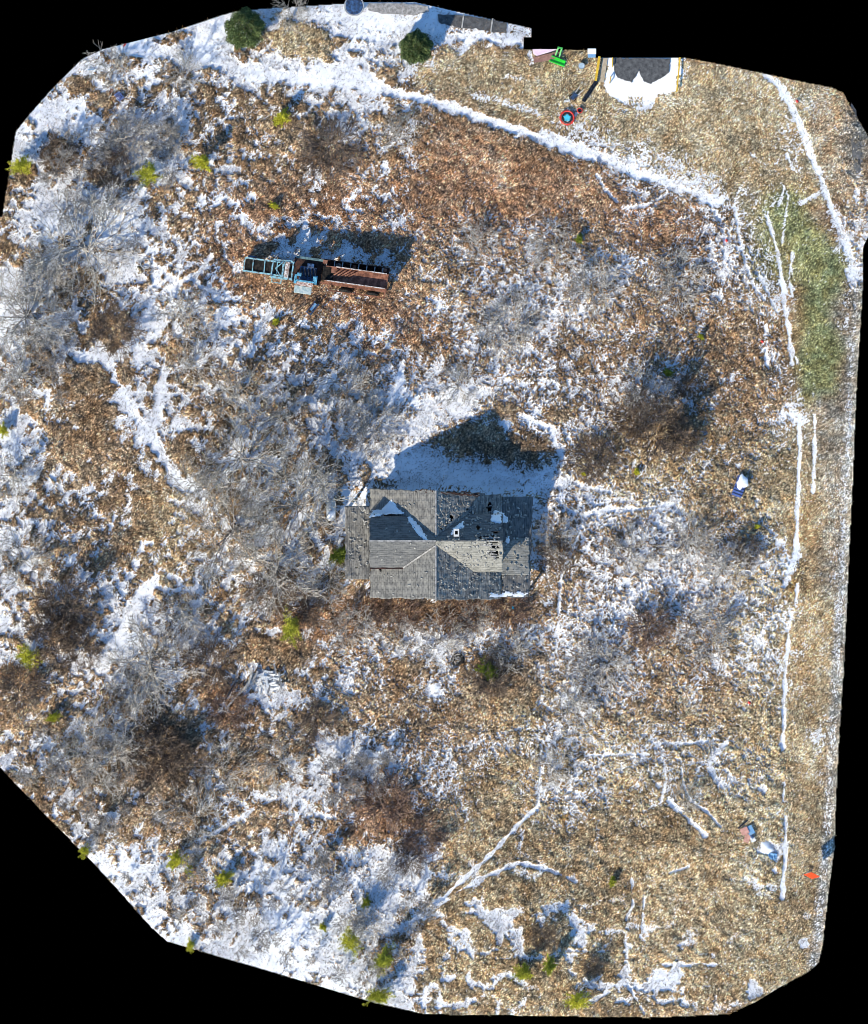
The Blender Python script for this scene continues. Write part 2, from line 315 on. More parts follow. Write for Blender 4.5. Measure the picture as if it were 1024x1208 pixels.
lay(np.array([.33,.30,.26])*.9, [[(965,470),(1000,470),(1000,700),(975,700)], [(985,350),(1015,350),(1008,480),(990,480)]], 6, .7)
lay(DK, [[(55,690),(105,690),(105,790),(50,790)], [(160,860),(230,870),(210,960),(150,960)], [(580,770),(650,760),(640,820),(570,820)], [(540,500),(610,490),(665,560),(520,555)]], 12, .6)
lay(K*.75, [[(1005,120),(1030,150),(1030,280),(1000,200)]], 4, .9)      # worn asphalt edge
lay(np.array([.36,.27,.19]), [[(945,95),(1000,112),(1008,210),(1018,300),(998,260),(960,170)]], 5, .9)
lay(np.array([.48,.42,.30]), [[(940,100),(952,125),(965,165),(980,205),(985,250),(975,215),(958,165),(945,130)]], 2, .8)
edge = pdist([(1012,345),(1006,440),(1002,540),(997,640),(990,740),(984,860),(978,980),(968,1080),(960,1140)])
gravel = np.clip(1.5-edge/7, 0, 1); tone = tone*(1-gravel[..., None])+K*gravel[..., None]
dens_g0 = 0
dens_g = gravel*.30; snow = np.maximum(snow, -9)
gs = dens_g*(.5+1.0*vn(30))-rank(fine*.5+wht*.5)
snow = np.where((gravel > .25) & (GY > 345), gs, snow)
shoulder = np.clip(2-pdist([(1018,345),(1012,440),(1008,540),(1003,640),(998,740),(992,860),(986,980),(976,1080)])/3.0, 0, 1)
snow -= shoulder*.7; tone = tone*(1-shoulder[..., None]*.8)+np.array([.38,.35,.29])*shoulder[..., None]*.8
# relief: lumps of plants stand proud, snow lies low and smooth
veg = np.clip(-snow*4+.4, 0, 1)
lawn = np.clip(region([[(455,55),(700,60),(1000,80),(1000,230),(995,480),(930,480),(900,300),(850,240),(700,170),(590,130),(470,100)], [(930,480),(1010,340),(1020,1180),(925,1180)]], 6), 0, 1)
rough = 1-.6*lawn
Z = (vn(120)-.5)*.5+(vn(50)-.5)*.22
Z = Z+veg*rough*(.05+.25*cell**1.5+.10*(vn(5)-.4))+veg*(RNG.random(GX.shape)-.5)*.10*(.55+.45*rough)+(1-veg)*((vn(3)-.5)*.025+(vn(9)-.5)*.05)
flat = np.zeros(GX.shape, np.float32)
for poly in ([(398,570),(640,570),(640,715),(398,715)], [(700,50),(808,50),(808,112),(700,112)], [(425,0),(625,0),(630,42),(560,36),(425,20)]):
    flat = np.maximum(flat, soft(inpoly(poly), 5))
Z = Z*(1-flat)
# colour grain
g = .93*np.exp((RNG.standard_normal(GX.shape)*.75+(vn(2.6)-.5)*.9+(vn(11)-.5)*.8+(vn(24)-.5)*.6+(vn(60)-.5)*.6)).astype(np.float32)
tone = tone*g[..., None]*np.array([1.05, 1.0, .91]); hue = (vn(7)-.5)[..., None]*np.array([.25, 0, -.25]); tone = np.clip(tone*(1+hue)*.88, .012, .8)
inside = inpoly(OUTLINE)
q = inside[:-1,:-1] & inside[1:,:-1] & inside[:-1,1:] & inside[1:,1:]
idx = np.arange(NX*NY).reshape(NY, NX)
F = np.stack([idx[1:,:-1][q], idx[1:,1:][q], idx[:-1,1:][q], idx[:-1,:-1][q]], 1)
used = np.zeros(NX*NY, bool); used[F.ravel()] = True; remap = np.cumsum(used)-1
V = np.stack([(GX-512)*S, (604-GY)*S, Z], -1).reshape(-1, 3)[used]
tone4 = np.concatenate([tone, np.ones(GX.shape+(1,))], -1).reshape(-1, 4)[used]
def height(px, py):
    i = np.clip(((np.asarray(px)+8)/STEP).astype(int), 0, NX-1); j = np.clip(((np.asarray(py)+2)/STEP).astype(int), 0, NY-1); return Z[j, i]
gm = bpy.data.materials.new('snowy_field'); t, b = nodes(gm); L = t.links
a1 = t.nodes.new('ShaderNodeAttribute'); a1.attribute_name = 'snow'
a2 = t.nodes.new('ShaderNodeAttribute'); a2.attribute_name = 'tone'
tc = t.nodes.new('ShaderNodeTexCoord')
n1 = t.nodes.new('ShaderNodeTexNoise'); n1.inputs['Scale'].default_value = 11; n1.inputs['Detail'].default_value = 3; L.new(tc.outputs['Object'], n1.inputs['Vector'])
ma = t.nodes.new('ShaderNodeMath'); ma.operation = 'MULTIPLY_ADD'; ma.inputs[1].default_value = .55; L.new(n1.outputs['Fac'], ma.inputs[0])
sb = t.nodes.new('ShaderNodeMath'); sb.operation = 'SUBTRACT'; sb.inputs[1].default_value = .275; L.new(a1.outputs['Fac'], sb.inputs[0]); L.new(sb.outputs[0], ma.inputs[2])
mr = t.nodes.new('ShaderNodeMapRange'); mr.inputs['From Min'].default_value = -.06; mr.inputs['From Max'].default_value = .06; L.new(ma.outputs[0], mr.inputs['Value'])
n2 = t.nodes.new('ShaderNodeTexNoise'); n2.inputs['Scale'].default_value = 17; n2.inputs['Detail'].default_value = 3; n2.inputs['Roughness'].default_value = .8; L.new(tc.outputs['Object'], n2.inputs['Vector'])
mr2 = t.nodes.new('ShaderNodeMapRange'); mr2.inputs['From Min'].default_value = .3; mr2.inputs['From Max'].default_value = .7; mr2.inputs['To Min'].default_value = .25; mr2.inputs['To Max'].default_value = 1.9; L.new(n2.outputs['Fac'], mr2.inputs['Value'])
mu = t.nodes.new('ShaderNodeMix'); mu.data_type = 'RGBA'; mu.blend_type = 'MULTIPLY'; mu.inputs[0].default_value = 1; L.new(a2.outputs['Color'], mu.inputs[6]); L.new(mr2.outputs[0], mu.inputs[7])
mx = t.nodes.new('ShaderNodeMix'); mx.data_type = 'RGBA'; L.new(mr.outputs[0], mx.inputs[0]); L.new(mu.outputs[2], mx.inputs[6]); mx.inputs[7].default_value = (.83,.84,.865,1)
L.new(mx.outputs[2], b.inputs['Base Color']); b.inputs['Roughness'].default_value = .9; b.inputs['Specular IOR Level'].default_value = .1
bp = t.nodes.new('ShaderNodeBump'); bp.inputs['Strength'].default_value = .6; bp.inputs['Distance'].default_value = .03; L.new(n2.outputs['Fac'], bp.inputs['Height']); L.new(bp.outputs[0], b.inputs['Normal'])
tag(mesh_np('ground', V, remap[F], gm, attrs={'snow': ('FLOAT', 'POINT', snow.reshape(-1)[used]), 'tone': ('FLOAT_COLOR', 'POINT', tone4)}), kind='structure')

# ------------------------------------------------------------ dry grass blades (nobody could count them)
def blades(name, n, weight, hmin, hmax, wid, lean, gain, mat):
    ww = (weight*inside).astype(np.float64).ravel(); cs = np.cumsum(ww); k = np.searchsorted(cs, RNG.random(n)*cs[-1])
    jy, ix = np.divmod(k, NX); px = xs[ix]+(RNG.random(n)-.5)*STEP; py = ys[jy]+(RNG.random(n)-.5)*STEP
    z = Z.ravel()[k]-.01; h = hmin+(hmax-hmin)*RNG.random(n)**1.5; a = RNG.random(n)*2*PI; ln = h*(lean*(.4+RNG.random(n)))
    X = (px-512)*S; Y = (604-py)*S; dx, dy = np.cos(a), np.sin(a)
    b2 = RNG.random(n)*2*PI; ox, oy = np.cos(b2)*wid/2, np.sin(b2)*wid/2
    V = np.stack([np.stack([X-ox, Y-oy, z], 1), np.stack([X+ox, Y+oy, z], 1), np.stack([X+dx*ln+ox*.4, Y+dy*ln+oy*.4, z+h], 1), np.stack([X+dx*ln-ox*.4, Y+dy*ln-oy*.4, z+h], 1)], 1).reshape(-1, 3)
    F = np.arange(4*n).reshape(-1, 4)
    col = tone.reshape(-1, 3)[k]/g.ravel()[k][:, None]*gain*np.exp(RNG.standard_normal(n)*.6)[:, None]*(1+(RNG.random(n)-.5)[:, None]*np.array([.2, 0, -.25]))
    col = np.repeat(np.concatenate([np.clip(col, .01, .8), np.ones((n, 1))], 1), 4, 0)
    return mesh_np(name, V, F, mat, attrs={'tone': ('FLOAT_COLOR', 'POINT', col)})
nohouse = 1-inpoly([(404,574),(632,574),(632,708),(404,708)]).astype(np.float32); nodrive = 1-inpoly([(700,50),(806,50),(806,118),(700,118)]).astype(np.float32)
wv = np.clip(-snow*3+.25, 0.02, 1)*nohouse*nodrive*(1-gravel*.9)
gmat = mat_attr('dry_grass')
tag(blades('dry_grass', 260000, wv*rough, .05, .22, .026, .8, 1.10*np.array([1.03, 1, .92]), gmat), kind='stuff')
tag(blades('short_lawn_grass', 90000, wv*lawn, .02, .07, .025, 1.2, 1.2, gmat), kind='stuff')

sw = np.clip(snow*4, 0, 1)*np.clip(1.35-dens, .08, 1)*nohouse*nodrive*np.where(vn(30) > .35, 1, .35)
tone_keep = tone; tone = np.ones_like(tone)*np.array([.17,.125,.09])*g[..., None]
tag(blades('weed_stalks', 170000, sw, .06, .28, .026, .6, 1.0, gmat), kind='stuff'); tone = tone_keep
# ------------------------------------------------------------ woody plants
def prisms(segs):
    A = np.array([s[0] for s in segs], np.float32); Bp = np.array([s[1] for s in segs], np.float32); r0 = np.array([s[2] for s in segs], np.float32); r1 = np.array([s[3] for s in segs], np.float32)
    d = Bp-A; d /= np.linalg.norm(d, axis=1, keepdims=True)+1e-9
    up = np.where(np.abs(d[:, 2:3]) > .9, np.array([[1., 0, 0]]), np.array([[0., 0, 1]]))
    sx = np.cross(d, up); sx /= np.linalg.norm(sx, axis=1, keepdims=True)+1e-9; sy = np.cross(d, sx); vs = []
    for base, r in ((A, r0), (Bp, r1)):
        for k in range(3): vs.append(base+(sx*math.cos(2*PI*k/3)+sy*math.sin(2*PI*k/3))*r[:, None])
    V = np.stack(vs, 1).reshape(-1, 3); o = np.arange(len(segs))[:, None]*6
    F = np.concatenate([o+np.array([[k, (k+1) % 3, 3+(k+1) % 3, 3+k]]) for k in range(3)], 0)
    return V, F
def grow(rad, hgt, trunk_h, n1, n2, n3, n4, rt, seed, droop=0.0, stems=1, upright=.6):
    """returns trunk segments and crown segments of a leafless plant"""
    rg = random.Random(seed); tr, cr = [], []
    def limb(p, d, ln, r, segs, out, wob=.18, r_end=.4):
        pts = [p]; n = segs
        for i in range(n):
            d = (d+Vector((rg.gauss(0, wob), rg.gauss(0, wob), rg.gauss(0, wob*.6)-droop))).normalized()
            q = p+d*ln/n; ra = r*(1-(1-r_end)*i/n); rb = r*(1-(1-r_end)*(i+1)/n)
            out.append((tuple(p), tuple(q), ra, rb)); p = q; pts.append(p)
        return pts, d
    bases = []
    if trunk_h > 0:
        for s in range(stems):
            a = rg.random()*2*PI; sp = 0 if stems == 1 else .25
            pts, d = limb(Vector((0, 0, -.1)), Vector((math.cos(a)*sp, math.sin(a)*sp, 1)).normalized(), trunk_h, rt, 4, tr, .08, .7); bases.append(pts[1:])
    for i in range(n1):
        az = 2*PI*(i+rg.random()*.8)/n1; tilt = (rg.random()*.75+.25)
        if bases: b0 = rg.choice(bases); p = rg.choice(b0[1:])
        else: p = Vector((math.cos(az)*.12*rad, math.sin(az)*.12*rad, -.05))
        d = Vector((math.cos(az)*tilt, math.sin(az)*tilt, upright*(1.3-tilt))).normalized()
        L1 = min(rad*(.75+.35*rg.random())/max(math.hypot(d.x, d.y), .35), max((hgt-p.z), .2)/max(d.z, .25))
        r1 = rt*(.45 if bases else .8)
        pts, dd = limb(p, d, L1, r1, 5, cr, .14, .3)
        for j in range(n2):
            t = .25+.75*(j+rg.random())/n2; k = min(int(t*5), 4); q = pts[k].lerp(pts[k+1], t*5-k if t < 1 else 1)
            dir1 = (pts[k+1]-pts[k]).normalized()
            e = (dir1+Vector((rg.gauss(0, .6), rg.gauss(0, .6), rg.gauss(.15, .35)))).normalized(); L2 = L1*(.45*(1.25-t)+.12)*(.7+.6*rg.random())
            p2, _ = limb(q, e, L2, max(r1*.42, .024), 3, cr, .2, .4)
            for m in range(n3):
                t2 = .2+.8*(m+rg.random())/n3; k2 = min(int(t2*3), 2); q2 = p2[k2].lerp(p2[k2+1], min(t2*3-k2, 1)); dir2 = (p2[k2+1]-p2[k2]).normalized()
                e2 = (dir2+Vector((rg.gauss(0, .6), rg.gauss(0, .6), rg.gauss(.1, .35)))).normalized(); L3 = L2*(.5*(1.2-t2)+.15)*(.7+.6*rg.random())
                p3, _ = limb(q2, e2, L3, max(r1*.25, .024), 2, cr, .25, .6)
                for s in range(n4):
                    q3 = p3[1].lerp(p3[2], rg.random()); e3 = ((p3[2]-p3[1]).normalized()+Vector((rg.gauss(0, .6), rg.gauss(0, .6), rg.gauss(.1, .4)))).normalized()
                    cr.append((tuple(q3), tuple(q3+e3*L3*(.4+.4*rg.random())), .019, .012))
    return tr, cr
PARK = []
def plant_proto(name, cat, args, mat_c, mat_t, single=False):
    tr, cr = grow(*args)
    root = bpy.data.objects.new(name, None); C.objects.link(root); root['category'] = cat
    V, F = prisms(cr); mesh_np('crown' if tr else 'stems', V, F, mat_c, root)
    if tr: V, F = prisms(tr); mesh_np('trunk', V, F, mat_t, root)
    PARK.append([root, False, args[0], args[1]]); return len(PARK)-1
#                         rad  hgt trunk n1  n2 n3 n4 rt  seed
BIG = [plant_proto('bare_tree', 'tree', (3.2, 6.0, 1.6, 15, 7, 4, 1, .12, s, 0, 2, .7), M['bark_pale'], M['bark']) for s in (1, 2, 3)]
MID = [plant_proto('bare_tree', 'tree', (2.0, 3.6, .8, 12, 6, 4, 1, .07, s, 0, 3, .8), M['bark_pale'], M['bark']) for s in (4, 5)]
BROWN = [plant_proto('leafless_shrub', 'shrub', (1.6, 1.9, 0, 28, 6, 3, 1, .022, s, 0, 1, .7), M['bark_brown'], M['bark']) for s in (6, 7, 8)]
GREY = [plant_proto('leafless_shrub', 'shrub', (1.5, 1.7, 0, 24, 5, 3, 1, .02, s, 0, 1, .7), M['bark_pale'], M['bark']) for s in (9, 10)]
RED = [plant_proto('leafless_shrub', 'shrub', (1.4, 1.4, 0, 28, 5, 3, 1, .018, s, 0, 1, .6), M['bark_red'], M['bark']) for s in (12, 13)]
SAP = [plant_proto('bare_sapling', 'sapling', (.55, 3.0, 1.6, 11, 4, 2, 1, .03, s, 0, 1, 1.6), M['bark'], M['bark']) for s in (14, 15, 16)]
def put(kind, px, py, rpx, label, group, hs=None):
    pr = PARK[random.choice(kind)]; root, usedp, rad, hg = pr
    sc = rpx*S/rad; hz = (hs/hg) if hs else sc; loc = P(px, py, float(height(px, py))-.03)
    if not pr[1]:
        pr[1] = True; root.location = loc; root.rotation_euler = (0, 0, random.random()*6.28); root.scale = (sc, sc, hz); root['label'] = label; root['group'] = group; return root
    return copy_thing(root, loc, random.random()*6.28, (sc, hz), label, group)
GT, GS = 'leafless trees in the overgrown field', 'leafless shrubs in the overgrown field'
for k, px, py, r, hs, lab in [
 (BIG,100,290,58,5.5,'wide pale bare tree with fanned twigs in the deep snow at the upper left edge'),
 (MID,132,85,27,3.4,'small grey bare tree beside the blue scrap near the top left snow road'),
 (BIG,30,370,48,4.5,'pale bare tree at the left photo edge below the fanned wide one'),
 (MID,28,440,34,3.5,'grey bare tree at the left edge above the lone yellow pine sprig'),
 (MID,215,375,34,3.2,'thin grey bare tree above the snow path that forks left of centre'),
 (MID,225,435,28,3.0,'low bare tree with reddish ground under it between the forking snow paths'),
 (BIG,290,545,52,8.2,'tall pale bare tree at the north end of the big thicket left of the house'),
 (BIG,345,600,56,8.0,'tallest pale bare tree of the thicket just left of the white tank'),
 (BIG,270,630,50,6.0,'pale bare tree on the west side of the big thicket left of the house'),
 (BIG,330,670,50,6.2,'pale bare tree at the south end of the big thicket above the green pine'),
 (MID,375,560,32,4.2,'grey bare tree at the north-east corner of the thicket by the house'),
 (MID,235,560,30,3.6,'bare tree over the golden patch at the thicket west edge'),
 (MID,385,690,26,3.2,'bare tree below the low porch corner of the house'),
 (MID,280,470,34,5.8,'bare tree north of the thicket whose shade falls on blue snow'),
 (MID,340,490,30,5.5,'bare tree north of the thicket nearest the loop of snow path'),
 (MID,18,560,30,3.0,'pale bare tree on the left edge above the dark patch of brush'),
 (MID,30,660,34,3.4,'pale bare tree on the left edge beside the darkest brush'),
 (BIG,180,780,50,4.2,'wide grey bare tree in the lower left beside the snow track'),
 (MID,150,870,36,3.8,'grey bare tree in the snow south of the wide lower left one'),
 (BIG,112,895,46,4.0,'wide bare tree at the lower left diagonal edge of the field'),
 (MID,215,725,34,3.2,'grey bare tree over blue shaded snow left of the broken boards'),
 (MID,230,960,34,3.6,'bare tree above the bright yellow-green sprigs at the lower left'),
 (MID,540,455,26,2.2,'low frosted bare tree over the bright snow mound north of the house'),
 (MID,655,632,24,2.4,'small bare tree hugging the east wall of the house'),
 (MID,745,650,30,2.2,'grey bare tree in the snowy brush east of the thin vertical snow line'),
 (MID,810,640,36,2.2,'widest grey bare tree of the brush between house and farm track'),
 (MID,855,670,28,2.0,'grey bare tree closest to the white snow ruts on the right'),
 (MID,520,755,30,2.4,'grey bare tree in the frosted strip just south of the house'),
 (MID,470,748,22,2.0,'smaller grey bare tree in the frosted strip, left of the tyre'),
 (MID,600,768,26,3.0,'bare tree with dark shade right of the olive bush'),
 (MID,430,1095,22,3.4,'grey bare tree beside the two lower green pines'),
 (MID,760,460,30,3.2,'bare tree over the blue shaded hollow right of centre'),
 (MID,330,900,30,3.2,'bare tree west of the bright branching snow patch'),
 (MID,265,905,30,3.0,'bare tree in the grey brush below the broken board pile'),
 (MID,675,830,28,2.6,'bare tree below the thin vertical snow line'),
 (MID,650,905,24,2.2,'bare tree at the small snow cross in the lower middle'),
 (MID,345,20,22,2.6,'bare tree on the snow verge right of the dark evergreen at the top'),
 (MID,650,290,30,1.8,'low frosted bare tree in the middle of the upper field'),
 (MID,560,285,26,1.8,'low frosted bare tree east of the shade of the rusty machine'),
 (MID,215,85,24,2.4,'bare tree just below the snow road at the top left'),
 (MID,470,160,24,1.8,'low bare tree in the brush below the snow road near the top centre'),
 (MID,410,460,34,3.8,'bare tree in blue shade between machine and house'),
 (MID,810,940,18,1.6,'small bare tree inside the curved snow ruts at the lower right')]:
    put(k, px, py, r, lab, GT, hs)
for k, px, py, r, hs, lab in [
 (BROWN,68,185,20,1.3,'round brown leafless shrub right of the yellow pine at the left edge'),
 (BROWN,78,715,30,2.6,'darkest dense brown shrub at the left edge'),
 (BROWN,65,745,26,2.2,'dark brown shrub just above the yellow-green pine on the left'),
 (BROWN,95,765,22,1.9,'brown shrub on the right flank of the dark brush at the left edge'),
 (BROWN,185,885,30,2.6,'dark brown shrub in the lower left thicket'),
 (BROWN,215,905,24,2.4,'dark brown shrub casting blue shade in the lower left thicket'),
 (BROWN,775,505,33,3.3,'broad dense brown shrub right of centre with blue shade behind it'),
 (BROWN,745,492,26,2.8,'brown shrub on the left shoulder of the broad dense one'),
 (BROWN,805,520,20,1.8,'brown shrub on the right shoulder of the broad dense one'),
 (BROWN,135,390,26,1.2,'low brown shrub mat above the fork of the snow path'),
 (BROWN,25,810,26,1.4,'brown shrub at the left edge below the yellow-green pine'),
 (BROWN,360,715,22,2.0,'brown shrub behind the green pine south-west of the house'),
 (RED,470,715,26,1.4,'reddish shrub against the south-west eave of the house'),
 (RED,540,718,26,1.4,'reddish shrub against the middle of the south eave'),
 (RED,600,718,22,1.3,'reddish shrub against the south-east eave of the house'),
 (RED,455,945,30,1.2,'reddish shrub right of the branching snow patch'),
 (RED,500,985,24,1.3,'reddish shrub above the long blue shade at the lower middle'),
 (RED,270,835,24,1.3,'reddish shrub below the pile of broken white boards'),
 (RED,765,740,24,1.8,'red-brown shrub in the brush east of the house'),
 (BROWN,575,800,22,1.8,'brown shrub below the olive bush'),
 (BROWN,655,655,18,1.6,'brown shrub by the south-east porch corner'),
 (BROWN,320,700,26,1.8,'brown shrub left of the green pine south-west of the house'),
 (BROWN,250,780,28,1.8,'brown shrub between the wide grey tree and the broken boards'),
 (GREY,835,745,30,1.4,'grey shrub in the brush left of the long white rut'),
 (GREY,705,780,30,1.5,'frosted grey shrub in the lower middle east of the olive bush'),
 (GREY,560,730,20,1.2,'frosted grey shrub below the south eave'),
 (GREY,415,740,24,1.3,'frosted grey shrub right of the green pine'),
 (GREY,800,330,30,1.1,'frosted grey shrub in the upper right field near the snow loop'),
 (GREY,700,340,30,1.1,'frosted grey shrub right of the low olive sprig'),
 (GREY,600,380,34,1.1,'frosted grey shrub in the white mottled field above the house shade'),
 (GREY,440,500,30,1.5,'frosted grey shrub left of the house shade'),
 (GREY,60,330,30,1.4,'frosted grey shrub below the fanned wide tree'),
 (BROWN,700,540,24,1.2,'brown shrub right of the house shade'),
 (GREY,150,170,30,1.5,'frosted grey shrub in deep snow left of the green pine pair'),
 (BROWN,135,178,16,1.2,'small brown shrub above the larger of the two upper left pines'),
 (GREY,195,165,20,1.2,'grey shrub just above the largest upper left pine'),
 (BROWN,130,205,20,1.0,'low brown shrub left of the largest upper left pine'),
 (BROWN,390,175,34,1.1,'wide brown shrub right of the yellow pine below the snow road'),
 (BROWN,640,1105,14,1.5,'brown shrub above the two small pines at the bottom'),
 (BROWN,485,1015,16,1.6,'dark shrub with blue shade at the lower middle'),
 (BROWN,805,455,12,1.0,'small brown shrub at the right end of the blue hollow'),
 (BROWN,700,1140,12,1.0,'small dark shrub above the yellowest pine at the bottom'),
 (BROWN,880,650,16,1.2,'brown shrub below the snow-capped crate'),
 (BROWN,375,850,22,1.2,'brown shrub right of the broken boards'),
 (GREY,160,820,28,1.5,'grey shrub at the lower end of the snow track')]:
    put(k, px, py, r, lab, GS, hs)
def scatter(n, poly, label, group, kinds, rlo, rhi, hlo, hhi):
    xs_, ys_ = [p[0] for p in poly], [p[1] for p in poly]; c = 0
    while c < n:
        x = random.uniform(min(xs_), max(xs_)); y = random.uniform(min(ys_), max(ys_))
        if not inpoly(poly, np.array([[x]]), np.array([[y]]))[0, 0]: continue
        put(kinds, x, y, random.uniform(rlo, rhi), label, group, random.uniform(hlo, hhi)); c += 1
scatter(60, [(130,1020),(250,1000),(450,1010),(520,1080),(430,1170),(250,1115)], 'thin leafless sapling with a long slanting shadow in the snowy lower left', 'saplings in the snowy lower left', SAP, 5, 9, 1.6, 3.2)
scatter(34, [(60,160),(200,120),(220,190),(160,300),(90,260),(40,250)], 'thin leafless sapling standing in the deep snow of the upper left', 'saplings in the upper left snow', SAP, 5, 9, 1.5, 3)
scatter(30, [(10,860),(120,860),(240,960),(140,1010),(20,920)], 'thin leafless sapling in the grey brush along the lower left edge', 'saplings along the lower left edge', SAP, 5, 10, 1.5, 3)
scatter(26, [(350,880),(470,880),(440,960),(380,960)], 'thin leafless sapling in the bright branching snow patch', 'saplings in the branching snow patch', SAP, 5, 8, 1.2, 2.4)
scatter(26, [(10,320),(90,320),(90,480),(10,480)], 'spindly leafless sapling amid pale brush at the left edge', 'saplings at the left edge', SAP, 5, 9, 1.5, 3)
for pr in PARK:
    if not pr[1]: 
        for ch in list(pr[0].children): bpy.data.objects.remove(ch)
        bpy.data.objects.remove(pr[0])

# ------------------------------------------------------------ evergreens
def leaf_mesh(name, pts, dirs, ln, wd, cols, parent):
    n = len(pts); d = dirs/(np.linalg.norm(dirs, axis=1, keepdims=True)+1e-9); r = RNG.standard_normal((n, 3)); s = np.cross(d, r); s /= np.linalg.norm(s, axis=1, keepdims=True)+1e-9
    l = ln*(.6+.8*RNG.random(n))[:, None]; q = s*wd/2
    V = np.stack([pts-q*.5, pts+d*l*.5-q, pts+d*l, pts+d*l*.5+q], 1).reshape(-1, 3)
    return mesh_np(name, V, np.arange(4*n).reshape(-1, 4), M['leafmat'], parent, attrs={'tone': ('FLOAT_COLOR', 'POINT', np.repeat(np.concatenate([cols, np.ones((n, 1))], 1), 4, 0))})
def pine(px, py, r, h, yel, label, group='green pines scattered in the field', dens_=1.0):
    root = thing('young_pine', P(px, py, float(height(px, py))-.03), label, 'pine tree', group); rm = r*S
    pts, dr, seg = [], [], []
    nb = int(52*dens_)
    for i in range(nb):
        t = (i+random.random())/nb; z = h*(.12+.86*t); L_ = rm*(1.12-t)**.8*random.uniform(.5, 1.15); az = random.random()*2*PI; L_ *= 1+.3*math.sin(az*2+px)
        e = Vector((math.cos(az), math.sin(az), .25)).normalized(); seg.append(((0, 0, z), tuple(Vector((0, 0, z))+e*L_), .012, .005))
        for k in range(70):
            s = .15+.85*random.random()**.7; p = Vector((0, 0, z))+e*L_*s+Vector((random.gauss(0, .06*rm), random.gauss(0, .06*rm), random.gauss(0, .03)))
            pts.append(p); dr.append(e+Vector((random.gauss(0, .6), random.gauss(0, .6), random.gauss(.35, .4))))
    n = len(pts); pts = np.array(pts); dr = np.array(dr)
    c = np.array([.14,.20,.035])*(1-yel)+np.array([.60,.54,.05])*yel
    cols = c*np.exp(RNG.standard_normal(n)*.4)[:, None]
    leaf_mesh('crown', pts, dr, min(.14, .05+rm*.12), .035 if r > 8 else .02, np.clip(cols, .01, .7), root)
    V, F = prisms([((0, 0, -.1), (0, 0, h*.95), .05, .012)]+seg); mesh_np('trunk', V, F, M['bark_brown'], root)
for a in [(26,197,15,2.2,.75,'yellow-green pine cut by the left photo edge near the top'),(176,208,18,2.8,.6,'largest yellow-green pine of the upper left, dark on its upper side'),
 (241,193,13,1.9,.75,'small yellow pine right of the largest upper left one'),(333,141,11,1.6,.95,'small bright yellow pine below the snow road'),
 (344,742,20,3.0,.5,'dark green pine south-west of the house'),(34,773,17,2.2,.75,'ragged yellow-green pine at the left edge beside dark brush'),
 (64,846,8,1.0,.95,'tiny yellow pine sprig on the left below the ragged one'),(4,508,8,1.2,.9,'yellow pine sprig touching the left photo edge'),
 (208,1014,13,1.8,.8,'left one of the bright sprig-like pines in the lower left snow'),(224,1027,7,1.2,.75,'tiny pine between two bright lower left pines'),
 (264,1036,11,1.5,.8,'bright pine right of the pair in the lower left snow'),(413,1108,18,2.6,.65,'broad bright green pine in the bottom snow'),
 (452,1131,18,2.8,.45,'dark-topped green pine right of the broad bright one'),(447,1174,14,2.0,.55,'brownish green pine at the bottom edge of the snow'),
 (617,1146,13,1.7,.5,'green pine, left of the two close ones at the bottom'),(647,1138,11,1.8,.3,'darker pine, right of the two close ones at the bottom'),
 (680,1178,16,2.3,.9,'yellowest pine at the bottom, with a long dark shadow'),(100,1003,8,1.2,.7,'small pine on the lower left diagonal edge'),
 (432,1064,7,1.0,.4,'tiny green pine in snow above the broad bright one'),(381,1093,5,.8,.6,'tiny pine sprig in snow left of the broad bright one'),
 (225,1115,7,.9,.7,'small pine cut by the bottom left edge'),(402,655,15,1.6,.15,'dark green conifer squeezed against the west porch'),
 (575,790,14,1.3,.15,'olive evergreen bush in the brush south of the house'),(683,282,6,.6,.2,'low olive sprig in the middle of the upper field'),
 (788,440,6,.6,.2,'low olive sprig above the blue shaded hollow'),(826,397,3.5,.6,.9,'tiny yellow sprig in the brown field at right'),
 (751,557,4,.5,.95,'tiny yellow sprig north of the short snow line'),(893,621,3,.5,1,'tiny bright yellow sprig below the snow-capped crate'),(688,559,2.5,.4,1,'speck-sized yellow sprig right of the house shade'),
 (323,243,5,.6,.85,'tiny yellow sprig in rust-brown grass above the machine'),(326,379,5,.6,.8,'tiny yellow sprig below the machine'),(722,1040,6,.6,.5,'low green sprig in the golden lower field')]:
    pine(*a)
def round_bush(px, py, r, h, label):
    root = thing('evergreen_bush', P(px, py, float(height(px, py))), label, 'evergreen', 'dark evergreens by the top snow road'); rm = r*S; n = 15000
    u = RNG.standard_normal((n, 3)); u /= np.linalg.norm(u, axis=1, keepdims=True)
    lump = 1+.13*np.sin(u[:, 0]*7+1)*np.sin(u[:, 1]*8)+.10*np.sin(u[:, 2]*9+u[:, 0]*11)
    rad = (.55+.45*RNG.random(n)**.5)*lump; pts = u*rad[:, None]*np.array([rm, rm, h*.55]); pts[:, 2] += h*.52
    cols = np.array([.085,.12,.045])*np.exp(RNG.standard_normal(n)*.55)[:, None]
    br = RNG.random(n) < .12; cols[br] = np.array([.20,.21,.07])*np.exp(RNG.standard_normal(br.sum())*.3)[:, None]
    leaf_mesh('crown', pts, u+RNG.standard_normal((n, 3))*.6, .13, .06, np.clip(cols, .01, .5), root)
    V, F = prisms([((0, 0, -.1), (0, 0, h*.8), .1, .03)]+[((0, 0, h*.2), (math.cos(a)*rm*.6, math.sin(a)*rm*.6, h*.6), .04, .01) for a in np.linspace(0, 6, 9)]); mesh_np('trunk', V, F, M['bark_brown'], root)
round_bush(290,37,21.5,3.0,'larger dark evergreen bush at the top left of the snow road')
round_bush(491,58,17.5,2.2,'smaller dark evergreen bush on the tan lawn at the top centre')

